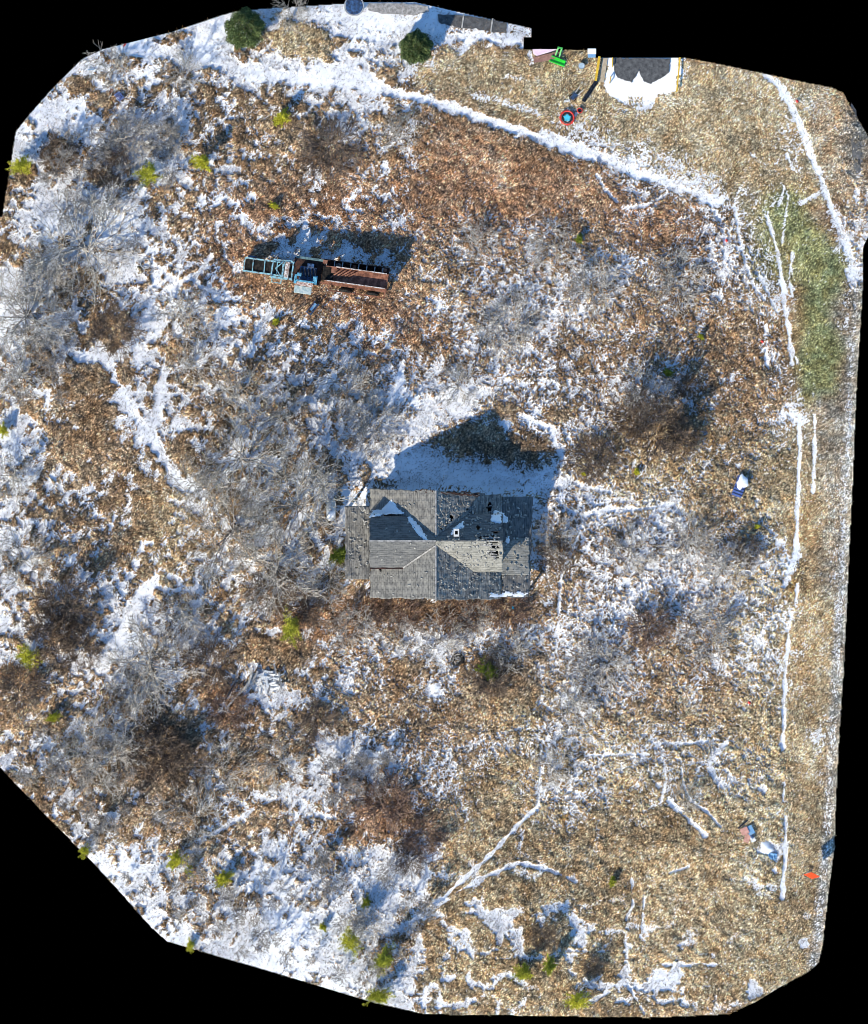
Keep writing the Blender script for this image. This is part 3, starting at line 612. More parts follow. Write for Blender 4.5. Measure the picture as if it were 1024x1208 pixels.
# ------------------------------------------------------------ the derelict house (heights in photo px above ground, then scaled)
house = thing('farmhouse', P(513, 641, 0), 'derelict farmhouse with crossing grey shingle roofs, holes and snow in the valleys', 'house')
HX, HY = 513, 641
def hp(px, py, hz): return ((px-HX)*S, (HY-py)*S, hz*S)
def shingle(name, c0, c1, c2, vertical, tint=.74):
    c0, c1, c2 = [tuple(v*tint for v in c) for c in (c0, c1, c2)]
    m = bpy.data.materials.new(name); t, b = nodes(m); L = t.links
    tc = t.nodes.new('ShaderNodeTexCoord'); mp = t.nodes.new('ShaderNodeMapping'); L.new(tc.outputs['Object'], mp.inputs['Vector'])
    if vertical: mp.inputs['Rotation'].default_value = (0, 0, R(90))
    br = t.nodes.new('ShaderNodeTexBrick'); L.new(mp.outputs[0], br.inputs['Vector']); br.inputs['Scale'].default_value = 1
    br.inputs['Brick Width'].default_value = .32; br.inputs['Row Height'].default_value = .15; br.inputs['Mortar Size'].default_value = .012
    br.inputs['Color1'].default_value = (*c0, 1); br.inputs['Color2'].default_value = (*c1, 1); br.inputs['Mortar'].default_value = (*[v*.6 for v in c0], 1)
    n = t.nodes.new('ShaderNodeTexNoise'); n.inputs['Scale'].default_value = 1.1; n.inputs['Detail'].default_value = 12; n.inputs['Roughness'].default_value = .85; L.new(tc.outputs['Object'], n.inputs['Vector'])
    st = t.nodes.new('ShaderNodeMapping'); st.inputs['Scale'].default_value = (1.6, 8, 1) if not vertical else (8, 1.6, 1); L.new(tc.outputs['Object'], st.inputs['Vector'])
    n3 = t.nodes.new('ShaderNodeTexNoise'); n3.inputs['Scale'].default_value = 1.2; n3.inputs['Detail'].default_value = 6; L.new(st.outputs[0], n3.inputs['Vector'])
    ad = t.nodes.new('ShaderNodeMath'); ad.operation = 'ADD'; L.new(n.outputs['Fac'], ad.inputs[0]); L.new(n3.outputs['Fac'], ad.inputs[1])
    r = t.nodes.new('ShaderNodeMapRange'); r.inputs['From Min'].default_value = .86; r.inputs['From Max'].default_value = 1.2; L.new(ad.outputs[0], r.inputs['Value'])
    mx = t.nodes.new('ShaderNodeMix'); mx.data_type = 'RGBA'; L.new(r.outputs[0], mx.inputs[0]); L.new(br.outputs['Color'], mx.inputs[6]); mx.inputs[7].default_value = (*c2, 1)
    L.new(mx.outputs[2], b.inputs['Base Color']); b.inputs['Roughness'].default_value = .92
    bp = t.nodes.new('ShaderNodeBump'); bp.inputs['Strength'].default_value = .7; bp.inputs['Distance'].default_value = .03
    m2 = t.nodes.new('ShaderNodeMath'); m2.operation = 'ADD'; L.new(br.outputs['Fac'], m2.inputs[0]); L.new(n3.outputs['Fac'], m2.inputs[1]); bp.invert = True
    L.new(m2.outputs[0], bp.inputs['Height']); L.new(bp.outputs[0], b.inputs['Normal']); return m
SH_MAIN = shingle('grey_shingles', (.13,.125,.12), (.20,.195,.185), (.34,.325,.295), True)
SH_EAST = shingle('dark_grey_shingles', (.11,.11,.11), (.20,.195,.19), (.42,.41,.38), True)
SH_DORM = shingle('weathered_shingles', (.11,.11,.115), (.15,.15,.15), (.24,.235,.225), False)
SH_PALE = shingle('bleached_or_sunlit_shingles', (.24,.23,.20), (.31,.30,.265), (.46,.44,.39), False)  # pale dormer slope, and painted sunlight on the east porch
SH_PORCH = shingle('porch_shingles', (.10,.10,.10), (.16,.155,.15), (.26,.25,.235), True)
def roof_sheet(name, poly, hf, mat, holes=(), step=1.5, ragged=.0, parent=house, sag=1.0, thick=.07):
    """plan polygon in photo px, height function hf(px,py) in px; cells that fall in a hole are left out"""
    x0, x1 = min(p[0] for p in poly), max(p[0] for p in poly); y0, y1 = min(p[1] for p in poly), max(p[1] for p in poly)
    nx, ny = int((x1-x0)/step)+1, int((y1-y0)/step)+1
    X, Y = np.meshgrid(np.linspace(x0, x1, nx+1), np.linspace(y0, y1, ny+1)); cx = (X[1:, 1:]+X[:-1, :-1])/2; cy = (Y[1:, 1:]+Y[:-1, :-1])/2
    keep = inpoly(poly, cx, cy)
    for hx, hy, ha, hb in holes:
        keep &= (((cx-hx)/ha)**2+((cy-hy)/hb)**2 + RNG.normal(0, .14, cx.shape)) > 1
    if ragged: keep &= RNG.random(cx.shape) > ragged
    H = hf(X, Y)+RNG.normal(0, .16, X.shape)*sag+np.sin(X*.35)*np.cos(Y*.23)*.45*sag
    X = X+np.sin(Y*.9)*.35+np.sin(Y*.31+1)*.5*((X > XE-2) | (X < XW+2)); Y = Y+np.sin(X*.7)*.4*((Y > YS-3) | (Y < YN+6))+np.sin(X*.21)*.7*((Y > YS-3) | (Y < YN+6))
    V = np.stack([(X-HX)*S, (HY-Y)*S, H*S], -1).reshape(-1, 3); ii = np.arange(V.shape[0]).reshape(ny+1, nx+1)
    F = np.stack([ii[1:, :-1][keep], ii[1:, 1:][keep], ii[:-1, 1:][keep], ii[:-1, :-1][keep]], 1)
    us = np.zeros(len(V), bool); us[F.ravel()] = True; rm = np.cumsum(us)-1
    o = mesh_np(name, V[us], rm[F], mat, parent); s = o.modifiers.new('thickness', 'SOLIDIFY'); s.thickness = thick; s.offset = -1; return o
XR, XW, XE, YN, YS = 514, 437, 591, 579, 705
HE, HR = 34, 87                   # main eave / ridge
sl = (HR-HE)/(XR-XW)
main = lambda X, Y: HR-np.abs(X-XR)*sl
DY, DHW, DR, DEV = 637.5, 31.5, 92, 61   # dormer ridge line, half width, ridge and eave height
ds = (DR-DEV)/DHW
dorm = lambda X, Y: DR-np.abs(Y-DY)*ds
# where the dormer roof dips under the main roof: |X-XR|*sl = |Y-DY|*ds - (DR-HR)
vk = (DHW*ds-(DR-HR))/sl; hub = (DR-HR)/ds
roofW = roof_sheet('roof', [(XW,YN-2),(XR,YN),(XR,YS),(XW,YS)], main, SH_MAIN, holes=[(449,672,1.2,1.2)])
roofE = roof_sheet('roof', [(XR,YN),(XE,YN+5),(XE,YS+1),(XR,YS+1)], main, SH_EAST, holes=[(532,611,2.2,4.5),(527,617,1.2,4),(577,598,3,6),(520,622,1,3),(551,601,1.2,1.6)])
tag(roofE, 'dark speckled east slope with small black holes')
roof_sheet('dormer_roof', [(XW,DY-DHW),(XR-vk,DY-DHW),(XR,DY-hub),(XR,DY),(XW,DY)], dorm, SH_DORM, holes=[(466,607.5,14,1.6),(446,609,5,1)])
roof_sheet('dormer_roof', [(XW,DY),(XR,DY),(XR,DY+hub),(XR-vk,DY+DHW),(XW,DY+DHW)], dorm, SH_DORM)
roof_sheet('dormer_roof', [(XR,DY),(XE+1,DY),(XE+1,DY-DHW),(XR+vk,DY-DHW),(XR,DY-hub)], dorm, SH_DORM, holes=[(576,633.5,13,2.6),(584,627,5,1.6),(563,622,2,3)])
o = roof_sheet('dormer_roof', [(XR,DY),(XR,DY+hub),(XR+vk,DY+DHW),(XR+vk+5,DY+DHW+5),(XE+1,DY+DHW+5),(XE+1,DY)], dorm, SH_PALE, holes=[(583,644,7,2.0),(583,652,7.5,3.0),(579,640,7,1.2),(586,657,2,1)]); tag(o, 'bleached pale slope with black holes near its outer edge')
# pale ridge and valley flashings
fl = MB()
for a, b_ in (((XR-1,DY+hub+1,HR+.7),(XR-vk,DY+DHW,DEV+.9)), ((XR,YN,HR+.4),(XR,YS,HR+.4)), ((XW,DY,DR+.3),(XR,DY,DR+.3))): fl.bar(hp(*a), hp(*b_), .10, .03)
fl.build('ridge_flashing', M['wood_grey'], house)
gt = MB(); gt.bar(hp(XW, DY+DHW+.8, DEV-.5), hp(XR-vk+2, DY+DHW+.8, DEV-.5), .11, .08); gt.build('gutter', M['rust_dark'], house)
# porches
roof_sheet('porch_roof', [(408.5,597),(XW-.5,597),(XW-.5,669),(436,683),(408,683)], lambda X, Y: 29+(X-408)*.05, SH_MAIN, holes=[(421,669,1.5,1.5)], sag=2.2)
o = roof_sheet('porch_roof', [(XE+1,586),(628,586),(624,704),(XE+1,704)], lambda X, Y: 32.5-(X-XE)*.25, SH_PORCH, holes=[], sag=1.6)
o = roof_sheet('porch_roof', [(XE-1,DY+2),(624,DY-4),(624,678),(XE-1,678)], lambda X, Y: 33.7-(X-XE)*.25, SH_PALE, sag=1.0)  # lighter shingles paint the sunlit part of the porch roof
tag(o, 'pale sunlit patch painted on the east porch roof')
def loose(name, n, x0, x1, y0, y1, hf, mat, ok, ln=.2, wd=.10, lift=.03):
    V = []; k = 0
    while k < n:
        x, y = random.uniform(x0, x1), random.uniform(y0, y1)
        if not ok(x, y): continue
        a = random.choice((0, PI/2))+random.gauss(0, .35); c_, s_ = math.cos(a), math.sin(a); L_, W_ = ln*random.uniform(.5, 1.3)/2, wd*random.uniform(.5, 1.3)/2; tl = random.gauss(0, .25)
        for u_, v_ in ((-L_,-W_),(L_,-W_),(L_,W_),(-L_,W_)):
            X_, Y_ = x+(u_*c_-v_*s_)/S, y-(u_*s_+v_*c_)/S
            V.append(((X_-HX)*S, (HY-Y_)*S, float(hf(np.float64(X_), np.float64(Y_)))*S+.015+lift*random.random()*.4+abs(u_*tl)))
        k += 1
    o = mesh_np(name, np.array(V), np.arange(4*n).reshape(-1, 4), mat, house); o['kind'] = 'stuff'; s_ = o.modifiers.new('t', 'SOLIDIFY'); s_.thickness = .012
SH_CHIP = mat_worn('split_shingles', (.10,.10,.10), (.42,.405,.37), 3, .9, .35, .65)
top0 = lambda X, Y: np.maximum(main(X, Y), np.where((np.abs(Y-DY) < DHW) , dorm(X, Y), 0))
loose('loose_shingles', 420, XW+2, XE-2, YN+6, YS-2, top0, SH_CHIP, lambda x, y: x > XR or random.random() < .12)
loose('loose_shingles', 90, XE+2, 622, 590, 700, lambda X, Y: 34-(X-XE)*.25, SH_CHIP, lambda x, y: True)
loose('loose_shingles', 45, 410, XW-2, 600, 668, lambda X, Y: 29.6+(X-408)*.05, SH_CHIP, lambda x, y: True)
lt = MB()
for i in range(16):
    x_, y_ = random.uniform(566, 584), random.choice((634, 637, 642.5, 646, 649, 653, 656))+random.uniform(-.5, .5); z_ = float(dorm(x_, y_))+.6; l_ = random.uniform(4, 10)
    lt.bar(hp(x_, y_, z_), hp(x_+l_, y_+random.uniform(-.8, .8), z_+random.uniform(-.5, .5)), .06, .02)
lt.build('roof_lath', M['wood_grey'], house)
# walls: a hollow shell, with gables and dormer gable ends
wl = MB()
WX0, WX1, WY0, WY1 = XW+5, XE-5, YN+5, YS-5; tw = 2.2
for x0, x1, y0, y1 in ((WX0,WX0+tw,WY0,WY1),(WX1-tw,WX1,WY0,WY1),(WX0+tw,WX1-tw,WY0,WY0+tw),(WX0+tw,WX1-tw,WY1-tw,WY1)):
    a, b_ = hp(x0, y1, -1), hp(x1, y0, HE-.5); wl.box(a[0], b_[0], a[1], b_[1], -.1, b_[2])
def gable(y0, y1, x0, x1, zb, zt, xm):
    pts = [hp(x0,y1,zb), hp(x1,y1,zb), hp(xm,y1,zt), hp(x0,y0,zb), hp(x1,y0,zb), hp(xm,y0,zt)]; v = [wl.bm.verts.new(p) for p in pts]
    for f in ((0,1,2),(3,5,4),(0,3,4,1),(1,4,5,2),(2,5,3,0)): wl.bm.faces.new([v[i] for i in f])
gable(WY0, WY0+tw, WX0, WX1, HE-.4, HR-5, XR); gable(WY1-tw, WY1, WX0, WX1, HE-.4, HR-5, XR)
def dgable(x0, x1):
    for z0, z1, hw0, hw1 in ((HE-.3, DEV-1.8, DHW-2.5, DHW-2.5), (DEV-1.8, DR-2.6, DHW-2.5, .3)):
        wl.hexa([hp(x0,DY+hw0,z0),hp(x1,DY+hw0,z0),hp(x1,DY-hw0,z0),hp(x0,DY-hw0,z0),hp(x0,DY+hw1,z1),hp(x1,DY+hw1,z1),hp(x1,DY-hw1,z1),hp(x0,DY-hw1,z1)])
dgable(XW+2.5, XW+4.5); dgable(XE-4.5, XE-2.5)
# dormer cheek walls
for x0, x1 in ((XW+4.6, XR-vk+4), (XR+vk-4, XE-4.6)):
    for yy in (DY-DHW+3, DY+DHW-5):
        a, b_ = hp(x0, yy+2, HE), hp(x1, yy, DEV-2); wl.box(a[0], b_[0], a[1], b_[1], a[2], b_[2])
wl.build('wall', M['siding'], house)
fr = MB()
for yy in np.arange(YN+10, YS-8, 9.0):
    for sgn in (-1, 1): fr.bar(hp(XR+sgn*72, yy, HE-1), hp(XR, yy, HR-3.5), .05, .12)
fr.bar(hp(XR, YN+8, HR-3), hp(XR, YS-8, HR-3), .05, .15); fr.build('rafters', M['wood_grey'], house)
fb = MB(); a, b_ = hp(WX0+tw, WY1-tw, 0), hp(WX1-tw, WY0+tw, 0); fb.box(a[0], b_[0], a[1], b_[1], HE*S-.25, HE*S-.1); fb.build('attic_floor', M['dark'], house)
for (x0, y0, x1, y1) in ((410,599,410,681),):
    for yy in (600, 627, 655, 680): MB().box(hp(411,yy,0)[0]-.06, hp(411,yy,0)[0]+.06, hp(411,yy,0)[1]-.06, hp(411,yy,0)[1]+.06, 0, 28*S).build('porch_post', M['wood_white'], house)
for yy in (590, 618, 646, 674, 700):
    c = hp(621, yy, 0); MB().box(c[0]-.06, c[0]+.06, c[1]-.06, c[1]+.06, 0, 23.5*S).build('porch_post', M['wood_white'], house)
for (xx, yy, vert) in ((WX0,610,1),(WX0,690,1),(WX1,600,1),(WX1,690,1),(470,WY1,0),(555,WY1,0),(470,WY0,0),(555,WY0,0)):
    c = hp(xx, yy, 0); f = MB()
    if vert: s_ = -1 if xx == WX0 else 1; X0, X1 = sorted((c[0]+s_*.004, c[0]+s_*.05)); f.box(X0, X1, c[1]-.5, c[1]+.5, .8, 2.0)
    else: s_ = -1 if yy == WY1 else 1; Y0, Y1 = sorted((c[1]+s_*.004, c[1]+s_*.05)); f.box(c[0]-.5, c[0]+.5, Y0, Y1, .8, 2.0)
    wn = f.build('window', M['wood_white'], house); p = MB()
    if vert: X0, X1 = sorted((c[0]+s_*.052, c[0]+s_*.062)); p.box(X0, X1, c[1]-.42, c[1]+.42, .88, 1.92)
    else: Y0, Y1 = sorted((c[1]+s_*.052, c[1]+s_*.062)); p.box(c[0]-.42, c[0]+.42, Y0, Y1, .88, 1.92)
    p.build('pane', M['black'], wn)
c = hp(513, WY1, 0); d = MB().box(c[0]-.45, c[0]+.45, c[1]-.06, c[1]-.004, 0, 2.0).build('door', M['wood_grey'], house); MB().box(c[0]+.3, c[0]+.36, c[1]-.12, c[1]-.062, .95, 1.02).build('handle', M['metal'], d)
ch = MB(); c = hp(538, 628, 0)
for x0, x1, y0, y1 in ((-.19,.19,-.27,-.13),(-.19,.19,.13,.27),(-.19,-.10,-.13,.13),(.10,.19,-.13,.13)): ch.box(c[0]+x0, c[0]+x1, c[1]+y0, c[1]+y1, 3.6, 5.35)
ch = ch.build('chimney', M['tank'], house); MB().box(c[0]-.099, c[0]+.099, c[1]-.129, c[1]+.129, 4.9, 5.05).build('flue', M['dark'], ch)
# ragged eave strip of dark fallen boards at the north eave
ev = MB()
for i in range(26):
    x = random.uniform(490, 560); a = random.uniform(-.3, .3)
    ev.bar(hp(x, 577.5+random.random()*5+(x-500)*.05, main(np.array(x), 0)+1), hp(x+random.uniform(3, 9), 578.5+random.random()*5+(x-500)*.05, main(np.array(x), 0)+.8), .08, .02)
ev.build('broken_sheathing', M['rust_dark'], house)
def snow_patch(poly, hf, thick, label, n=1.2):
    x0, x1 = min(p[0] for p in poly)-2, max(p[0] for p in poly)+2; y0, y1 = min(p[1] for p in poly)-2, max(p[1] for p in poly)+2
    X, Y = np.meshgrid(np.arange(x0, x1, n), np.arange(y0, y1, n)); ny, nx = X.shape
    jx = X+RNG.normal(0, .35, X.shape); jy = Y+RNG.normal(0, .35, X.shape); k = inpoly(poly, (X[1:, 1:]+X[:-1, :-1])/2+RNG.normal(0, .5, (ny-1, nx-1)), (Y[1:, 1:]+Y[:-1, :-1])/2)
    cnt = np.zeros(X.shape); 
    for a in (0, 1):
        for b in (0, 1): cnt[a:ny-1+a, b:nx-1+b] += k
    H = hf(jx, jy)*S+np.where(cnt > 3, thick, .01)+RNG.normal(0, .008, X.shape)
    V = np.stack([(jx-HX)*S, (HY-jy)*S, H], -1).reshape(-1, 3); ii = np.arange(nx*ny).reshape(ny, nx)
    F = np.stack([ii[1:, :-1][k], ii[1:, 1:][k], ii[:-1, 1:][k], ii[:-1, :-1][k]], 1); us = np.zeros(len(V), bool); us[F.ravel()] = True; rm = np.cumsum(us)-1
    o = mesh_np('snow_patch', V[us], rm[F], M['snow'], None, smooth=True); o.location = house.location; tag(o, label, 'snow', kind='stuff')
top = lambda X, Y: np.maximum(main(X, Y), np.where((np.abs(Y-DY) < DHW), dorm(X, Y), 0))
snow_patch([(481,609),(487,611),(495,620),(502,630),(506,638),(500,636),(492,629),(486,620),(481,613)], top, .10, 'long sliver of snow in the north-west roof valley')
snow_patch([(437,605),(441,601),(450,601),(457,594),(462,589),(468,597),(476,604),(478,606),(462,606),(450,608),(437,611)], top, .07, 'shaded snow drift above the west dormer eave')
snow_patch([(531,629),(535,622),(541,617),(547,614),(547,620),(541,626),(534,631)], top, .09, 'short sliver of snow beside the chimney')
snow_patch([(576,615),(579,608),(583,601),(588,603),(594,605),(598,611),(599,617),(588,617)], lambda X, Y: np.where(X < XE, top(X, Y), 33.5), .14, 'rounded lump of snow on the shaded north-east roof')
snow_patch([(597,634),(601,632),(600,640),(597,643)], lambda X, Y: 33.5-(X-XE)*.25, .05, 'small snow flake shape on the east porch roof')
snow_patch([(576,700),(584,698),(590,700),(598,696),(604,700),(612,697),(617,700),(622,698),(622,702),(610,704),(600,702),(590,704),(578,703)], lambda X, Y: np.where(X < XE+1, main(X, Y), 32.9-(X-XE)*.25), .03, 'thin broken snow along the south-east eave', 1.6)

# ------------------------------------------------------------ rusted harvesting machine
mc = P(372, 325, 0); mach = thing('harvesting_machine', mc, 'derelict rusty harvesting machine with a pale blue conveyor frame and long rusted hopper', 'machine', None, -R(8))
def q(u, v, z): return (u*S, -v*S, z)
def mbox(mb, u0, u1, v0, v1, z0, z1): return mb.box(u0*S, u1*S, -v1*S, -v0*S, z0, z1)
def rail(mb, a, b, w_, h=None): return mb.bar(q(*a), q(*b), w_, h)
m_ = MB()
for v_ in (-8.5, 7): rail(m_, (-84,v_,1.0), (-38,v_+.5,2.1), .10, .16)
for u_, z_ in ((-74,1.22),(-60,1.55),(-45,1.92)): rail(m_, (u_,-8.3,z_+.1), (u_+.8,7,z_+.1), .07, .07)
for u_ in (-84,): rail(m_, (u_,-8.5,1.0), (u_,7,1.0), .08)
for a in ((-82,-8.3),(-82,6.8),(-55,-8.3),(-55,7)): rail(m_, (a[0],a[1],-.1), (a[0]+2,a[1],1.0 if a[0] < -70 else 1.6), .08)
m_.build('conveyor_frame', M['blue_paint'], mach)
mb_ = MB(); mb_.hexa([q(-83,6.3,.9), q(-40,6.8,1.95), q(-40,-7.6,1.95), q(-83,-7.8,.9), q(-83,6.3,.96), q(-40,6.8,2.01), q(-40,-7.6,2.01), q(-83,-7.8,.96)]); mb_.build('conveyor_belt', M['belt'], mach)
MB().torus(q(-76,-11,.7), .28, .06, 'Y', 18, 6).build('pulley', M['blue_dark'], mach)
m_ = MB()
for z_ in (2.3, .9):
    for a, b_ in (((-50,-10),(-26,-11)),((-50,10),(-26,9.5)),((-50,-10),(-50,10)),((-38,-10.5),(-37,10)),((-26,-11),(-26,9.5))): rail(m_, (*a,z_), (*b_,z_), .10, .10)
for u_, v_ in ((-50,-10),(-50,10),(-26,-11),(-26,9.5),(-37,10)): rail(m_, (u_,v_,-.1), (u_,v_,2.3), .09)
rail(m_, (-46,0,2.33), (-38,-8.5,2.33), .07); rail(m_, (-46,0,2.33), (-38,9,2.33), .07); rail(m_, (-48,16,1.6), (-38,16,1.6), .06); rail(m_, (-49,10,1.9), (-49,16,1.6), .07); rail(m_, (-38,10,1.9), (-38,16,1.6), .07)
m_.build('lifting_frame', M['blue_paint'], mach, .01)
mbox(MB(), -49, -27, -9, 9, .5, .8).build('lower_belt', M['belt'], mach)
mbox(MB(), -35, -30, -9.5, 9, 2.2, 2.42).build('cross_channel', M['white_rim'], mach, .02)
mbox(MB(), -26, 8, -18, 12, .75, .95).build('engine_deck', M['rust_dark'], mach)
e = MB(); mbox(e, -18, 2, -8, 8, .95, 1.5); mbox(e, -10, -2, -12, -7, .95, 1.75)
e = e.build('engine', M['blue_dark'], mach, .04)
p = MB()
for i in range(5): p.tube(q(-16+i*4,-5,1.5), q(-14+i*4,4,1.72), .07, 8)
p.build('engine_pipes', M['black'], e)
x = MB(); mbox(x, -24, 10, -18.5, -16, 1.5, 1.9); x.build('side_panel', mat_worn('faded_teal_paint', (.07,.12,.13), (.16,.27,.28), 4, .6), mach)
x = MB()
for u0, u1, v0, v1 in ((-22,2,9,11),(-23,-20,3,14),(1,4,2,12)): mbox(x, u0, u1, v0, v1, 1.85, 2.05)
x.build('cab_rail', M['blue_bright'], mach, .02)
x = MB(); mbox(x, -20, -15, -1+2, 5, 2.05, 2.25); mbox(x, -1, 4, 3, 8, 2.05, 2.2); x.build('seat', M['blue_bright'], mach, .03)
mbox(MB(), -20, 0, 11, 15.5, 1.75, 1.98).build('control_box', mat_worn('peeling_cab_paint', (.26,.09,.05), (.70,.66,.60), 7, .7), mach, .02)
mbox(MB(), -21.5, -1, 15.5, 24.5, 1.5, 1.72).build('cab_hood', mat_worn('sun_bleached_blue', (.26,.36,.38), (.50,.55,.53), 6, .7), mach, .04)
# hopper: floor, sides, ribs, north channel
mbox(MB(), 10, 84.5, -10.5, 5.5, 1.85, 1.9).build('hopper_floor', M['rust'], mach)
x = MB(); mbox(x, 12, 86, -11.6, -10.6, 1.0, 2.35); mbox(x, 12, 86, 5.6, 6.6, 1.0, 2.3); mbox(x, 84.6, 86, -10.5, 5.5, 1.0, 2.0); x.build('hopper_side', M['rust'], mach)
x = MB(); mbox(x, 24, 84, -12.1, -11.1, 2.353, 2.42); mbox(x, 14, 84, 5.2, 6.3, 2.303, 2.37); x.build('hopper_rim', M['white_rim'], mach)
for i in range(5): rail(MB(), (19+i*5, 1.5-i*.9, 1.98), (31+i*5, -9.5, 2.12), .10, .05).build('slat', M['rust'], mach)
mbox(MB(), 9, 22, -10.4, 5.4, 1.92, 1.97).build('chute', M['belt'], mach)
mbox(MB(), 19, 25, -10.5, -4, 2.14, 2.18).build('rust_plate', M['rust'], mach)
x = MB(); mbox(x, 6, 86, -18.6, -11.7, 1.0, 1.06); mbox(x, 6, 86, -19.3, -18.6, .9, 1.95); x.build('side_channel', M['rust_dark'], mach)
for i in range(8): rail(MB(), (12+i*9.5,-18.5,1.9), (12+i*9.5,-11.8,1.9+random.uniform(-.1,.15)), .06).build('scrap_bar', M['metal'], mach)
for i in range(14): u_ = random.uniform(10, 80); rail(MB(), (u_,random.uniform(-18,-12),1.15), (u_+random.uniform(2,6),random.uniform(-18,-12),1.25+random.random()*.4), random.uniform(.04,.12)).build('scrap_bar', M['metal' if i % 2 else 'rust'], mach)
x = MB(); mbox(x, 8, 13, -18, -14, 1.9, 2.1); mbox(x, 43, 47, -17, -13, 1.2, 1.7); mbox(x, 77, 83, -18, -14, 1.6, 1.9); x.build('rust_box', M['rust'], mach)
x = MB(); rail(x, (5,-19,.9), (86,-19,.9), .14, .2); rail(x, (5,8,.9), (86,8,.9), .14, .2); rail(x, (18,15.5,.7), (84,15.5,.7), .08); rail(x, (18,8,.7), (18,15.5,.7), .08); rail(x, (50,8,.7), (50,15.5,.7), .08); rail(x, (84,8,.7), (84,15.5,.7), .1)
for u_ in (-26, 5): rail(x, (u_,-15,.8), (u_,12,.8), .12)
x.build('chassis', M['rust'], mach)
for u_, v_, r_ in ((-12,-15,.45),(-12,14,.45),(38,-16,.5),(38,13,.5),(70,-16,.45),(70,12,.45)):
    wh = MB().tube(q(u_,v_-2.2,r_), q(u_,v_+2.2,r_), r_*.55, 14).build('wheel', M['rust'], mach); MB().torus(q(u_,v_,r_), r_*.74, r_*.28, 'Y', 22, 8).build('tyre', M['rubber'], wh)

# ------------------------------------------------------------ other built things
def hgt(px, py): return float(height(px, py))
sc_ = thing('scrap_frame', P(369,364,hgt(369,364)), 'small navy blue scrap frame lying in the grass below the machine', 'scrap', None, R(52))
x = MB(); x.box(-.5,.5,-.22,-.12,.05,.35); x.box(-.5,.5,.14,.20,.05,.30); x.box(-.5,-.42,-.12,.14,.05,.22); x.box(.2,.28,-.12,.14,.05,.22); x.build('frame', M['blue_dark'], sc_)
MB().box(-.2,.4,-.08,.10,.22,.26).build('panel', M['sky_blue'], sc_)
tk = thing('gas_tank', P(391,602,hgt(391,602)), 'white gas tank with snow on it by the west porch', 'tank')
MB().tube((0,-.6,.5),(0,.6,.5),.34,20).tube((0,.6,.5),(0,.74,.5),.34,20,.18).tube((0,-.74,.5),(0,-.6,.5),.18,20,.34).build('tank_body', M['tank'], tk, 0, True)
for y_ in (-.4,.4): MB().box(-.3,.3,y_-.05,y_+.05,0,.3).build('leg', M['metal'], tk)
MB().tube((0,0,.83),(0,0,.95),.09,12).build('valve_cover', M['metal'], tk)
# road sign
sg = thing('road_sign', P(953,1029,hgt(953,1029)), 'orange-red diamond road sign on a stand beside the gravel track', 'sign')
x = MB(); x.tube((0,0,0),(0.05,0,1.5),.02,8)
for a in (0.6,2.2,3.7,5.3): x.bar((0,0,.35),(math.cos(a)*.45,math.sin(a)*.45,.0),.03)
x.build('stand', M['metal'], sg)
pan = MB(); ct = Vector((.16,-.12,1.5)); uu = Vector((.56,-.08,.0)); vv = Vector((-.05,.26,.50)); nn = uu.cross(vv).normalized()*.012
pan.hexa([ct-uu-nn, ct-vv-nn, ct+uu-nn, ct+vv-nn, ct-uu+nn, ct-vv+nn, ct+uu+nn, ct+vv+nn]); pan.build('sign_panel', M['orange'], sg)
# crate capped with snow
cr = thing('plastic_crate', P(872,574,hgt(872,574)), 'blue slatted crate half buried under a cap of snow', 'crate', None, -R(20))
x = MB()
for i in range(7): x.box(-.42,.42,-.85+i*.26,-.70+i*.26,.32,.38)
x.box(-.42,-.34,-.86,.86,0,.31); x.box(.34,.42,-.86,.86,0,.31); x.box(-.339,.339,-.86,-.78,0,.31); x.box(-.339,.339,.78,.86,0,.31); x.build('slats', M['blue_ply'], cr)
MB().box(-.33,.33,-.77,.77,.02,.05).build('crate_floor', M['tank'], cr)
def lump(name, px, py, z, a, b, h, label, parent=None, rz=0, seed=0):
    nr, na = 7, 22; V = [(0,0,h)]; rg = random.Random(seed); ph = [rg.random()*6 for _ in range(3)]
    for i in range(1, nr+1):
        for j in range(na):
            t_ = 2*PI*j/na; rr = i/nr*(1+.14*math.sin(3*t_+ph[0])+.1*math.sin(5*t_+ph[1])+.05*math.sin(9*t_+ph[2])); V.append((math.cos(t_)*a*rr, math.sin(t_)*b*rr, h*max(0, 1-(i/nr)**2.5)+rg.gauss(0,.008)))
    bm = bmesh.new(); vs = [bm.verts.new(v) for v in V]
    for j in range(na): bm.faces.new([vs[0], vs[1+j], vs[1+(j+1)%na]])
    for i in range(nr-1):
        for j in range(na): bm.faces.new([vs[1+i*na+j], vs[1+(i+1)*na+j], vs[1+(i+1)*na+(j+1)%na], vs[1+i*na+(j+1)%na]])
    m = bpy.data.meshes.new(name); bm.to_mesh(m); bm.free(); m.materials.append(M['snow'])
    for p in m.polygons: p.use_smooth = True
    o = bpy.data.objects.new(name, m); C.objects.link(o); o.location = P(px, py, z); o.rotation_euler = (0,0,rz); tag(o, label, 'snow', kind='stuff'); return o
cr.scale = (.85, .85, .9)
lump('snow_cap', 875, 569, hgt(872,574)+.335, .46, .60, .16, 'thick cap of snow on the blue crate', rz=-R(20), seed=3).scale = (.85, .85, .9)
lump('snow_heap', 904, 1001, hgt(904,1002)-.03, .5, .6, .26, 'white heap of snow beside the long rut', rz=.5, seed=5)
lump('snow_heap', 514, 812, hgt(514,812)-.05, .5, .4, .16, 'rounded heap of snow below the tyre', rz=.9, seed=6)
lump('snow_cap', 391, 606, hgt(391,602)+.82, .25, .34, .09, 'snow on the south end of the gas tank', seed=8)
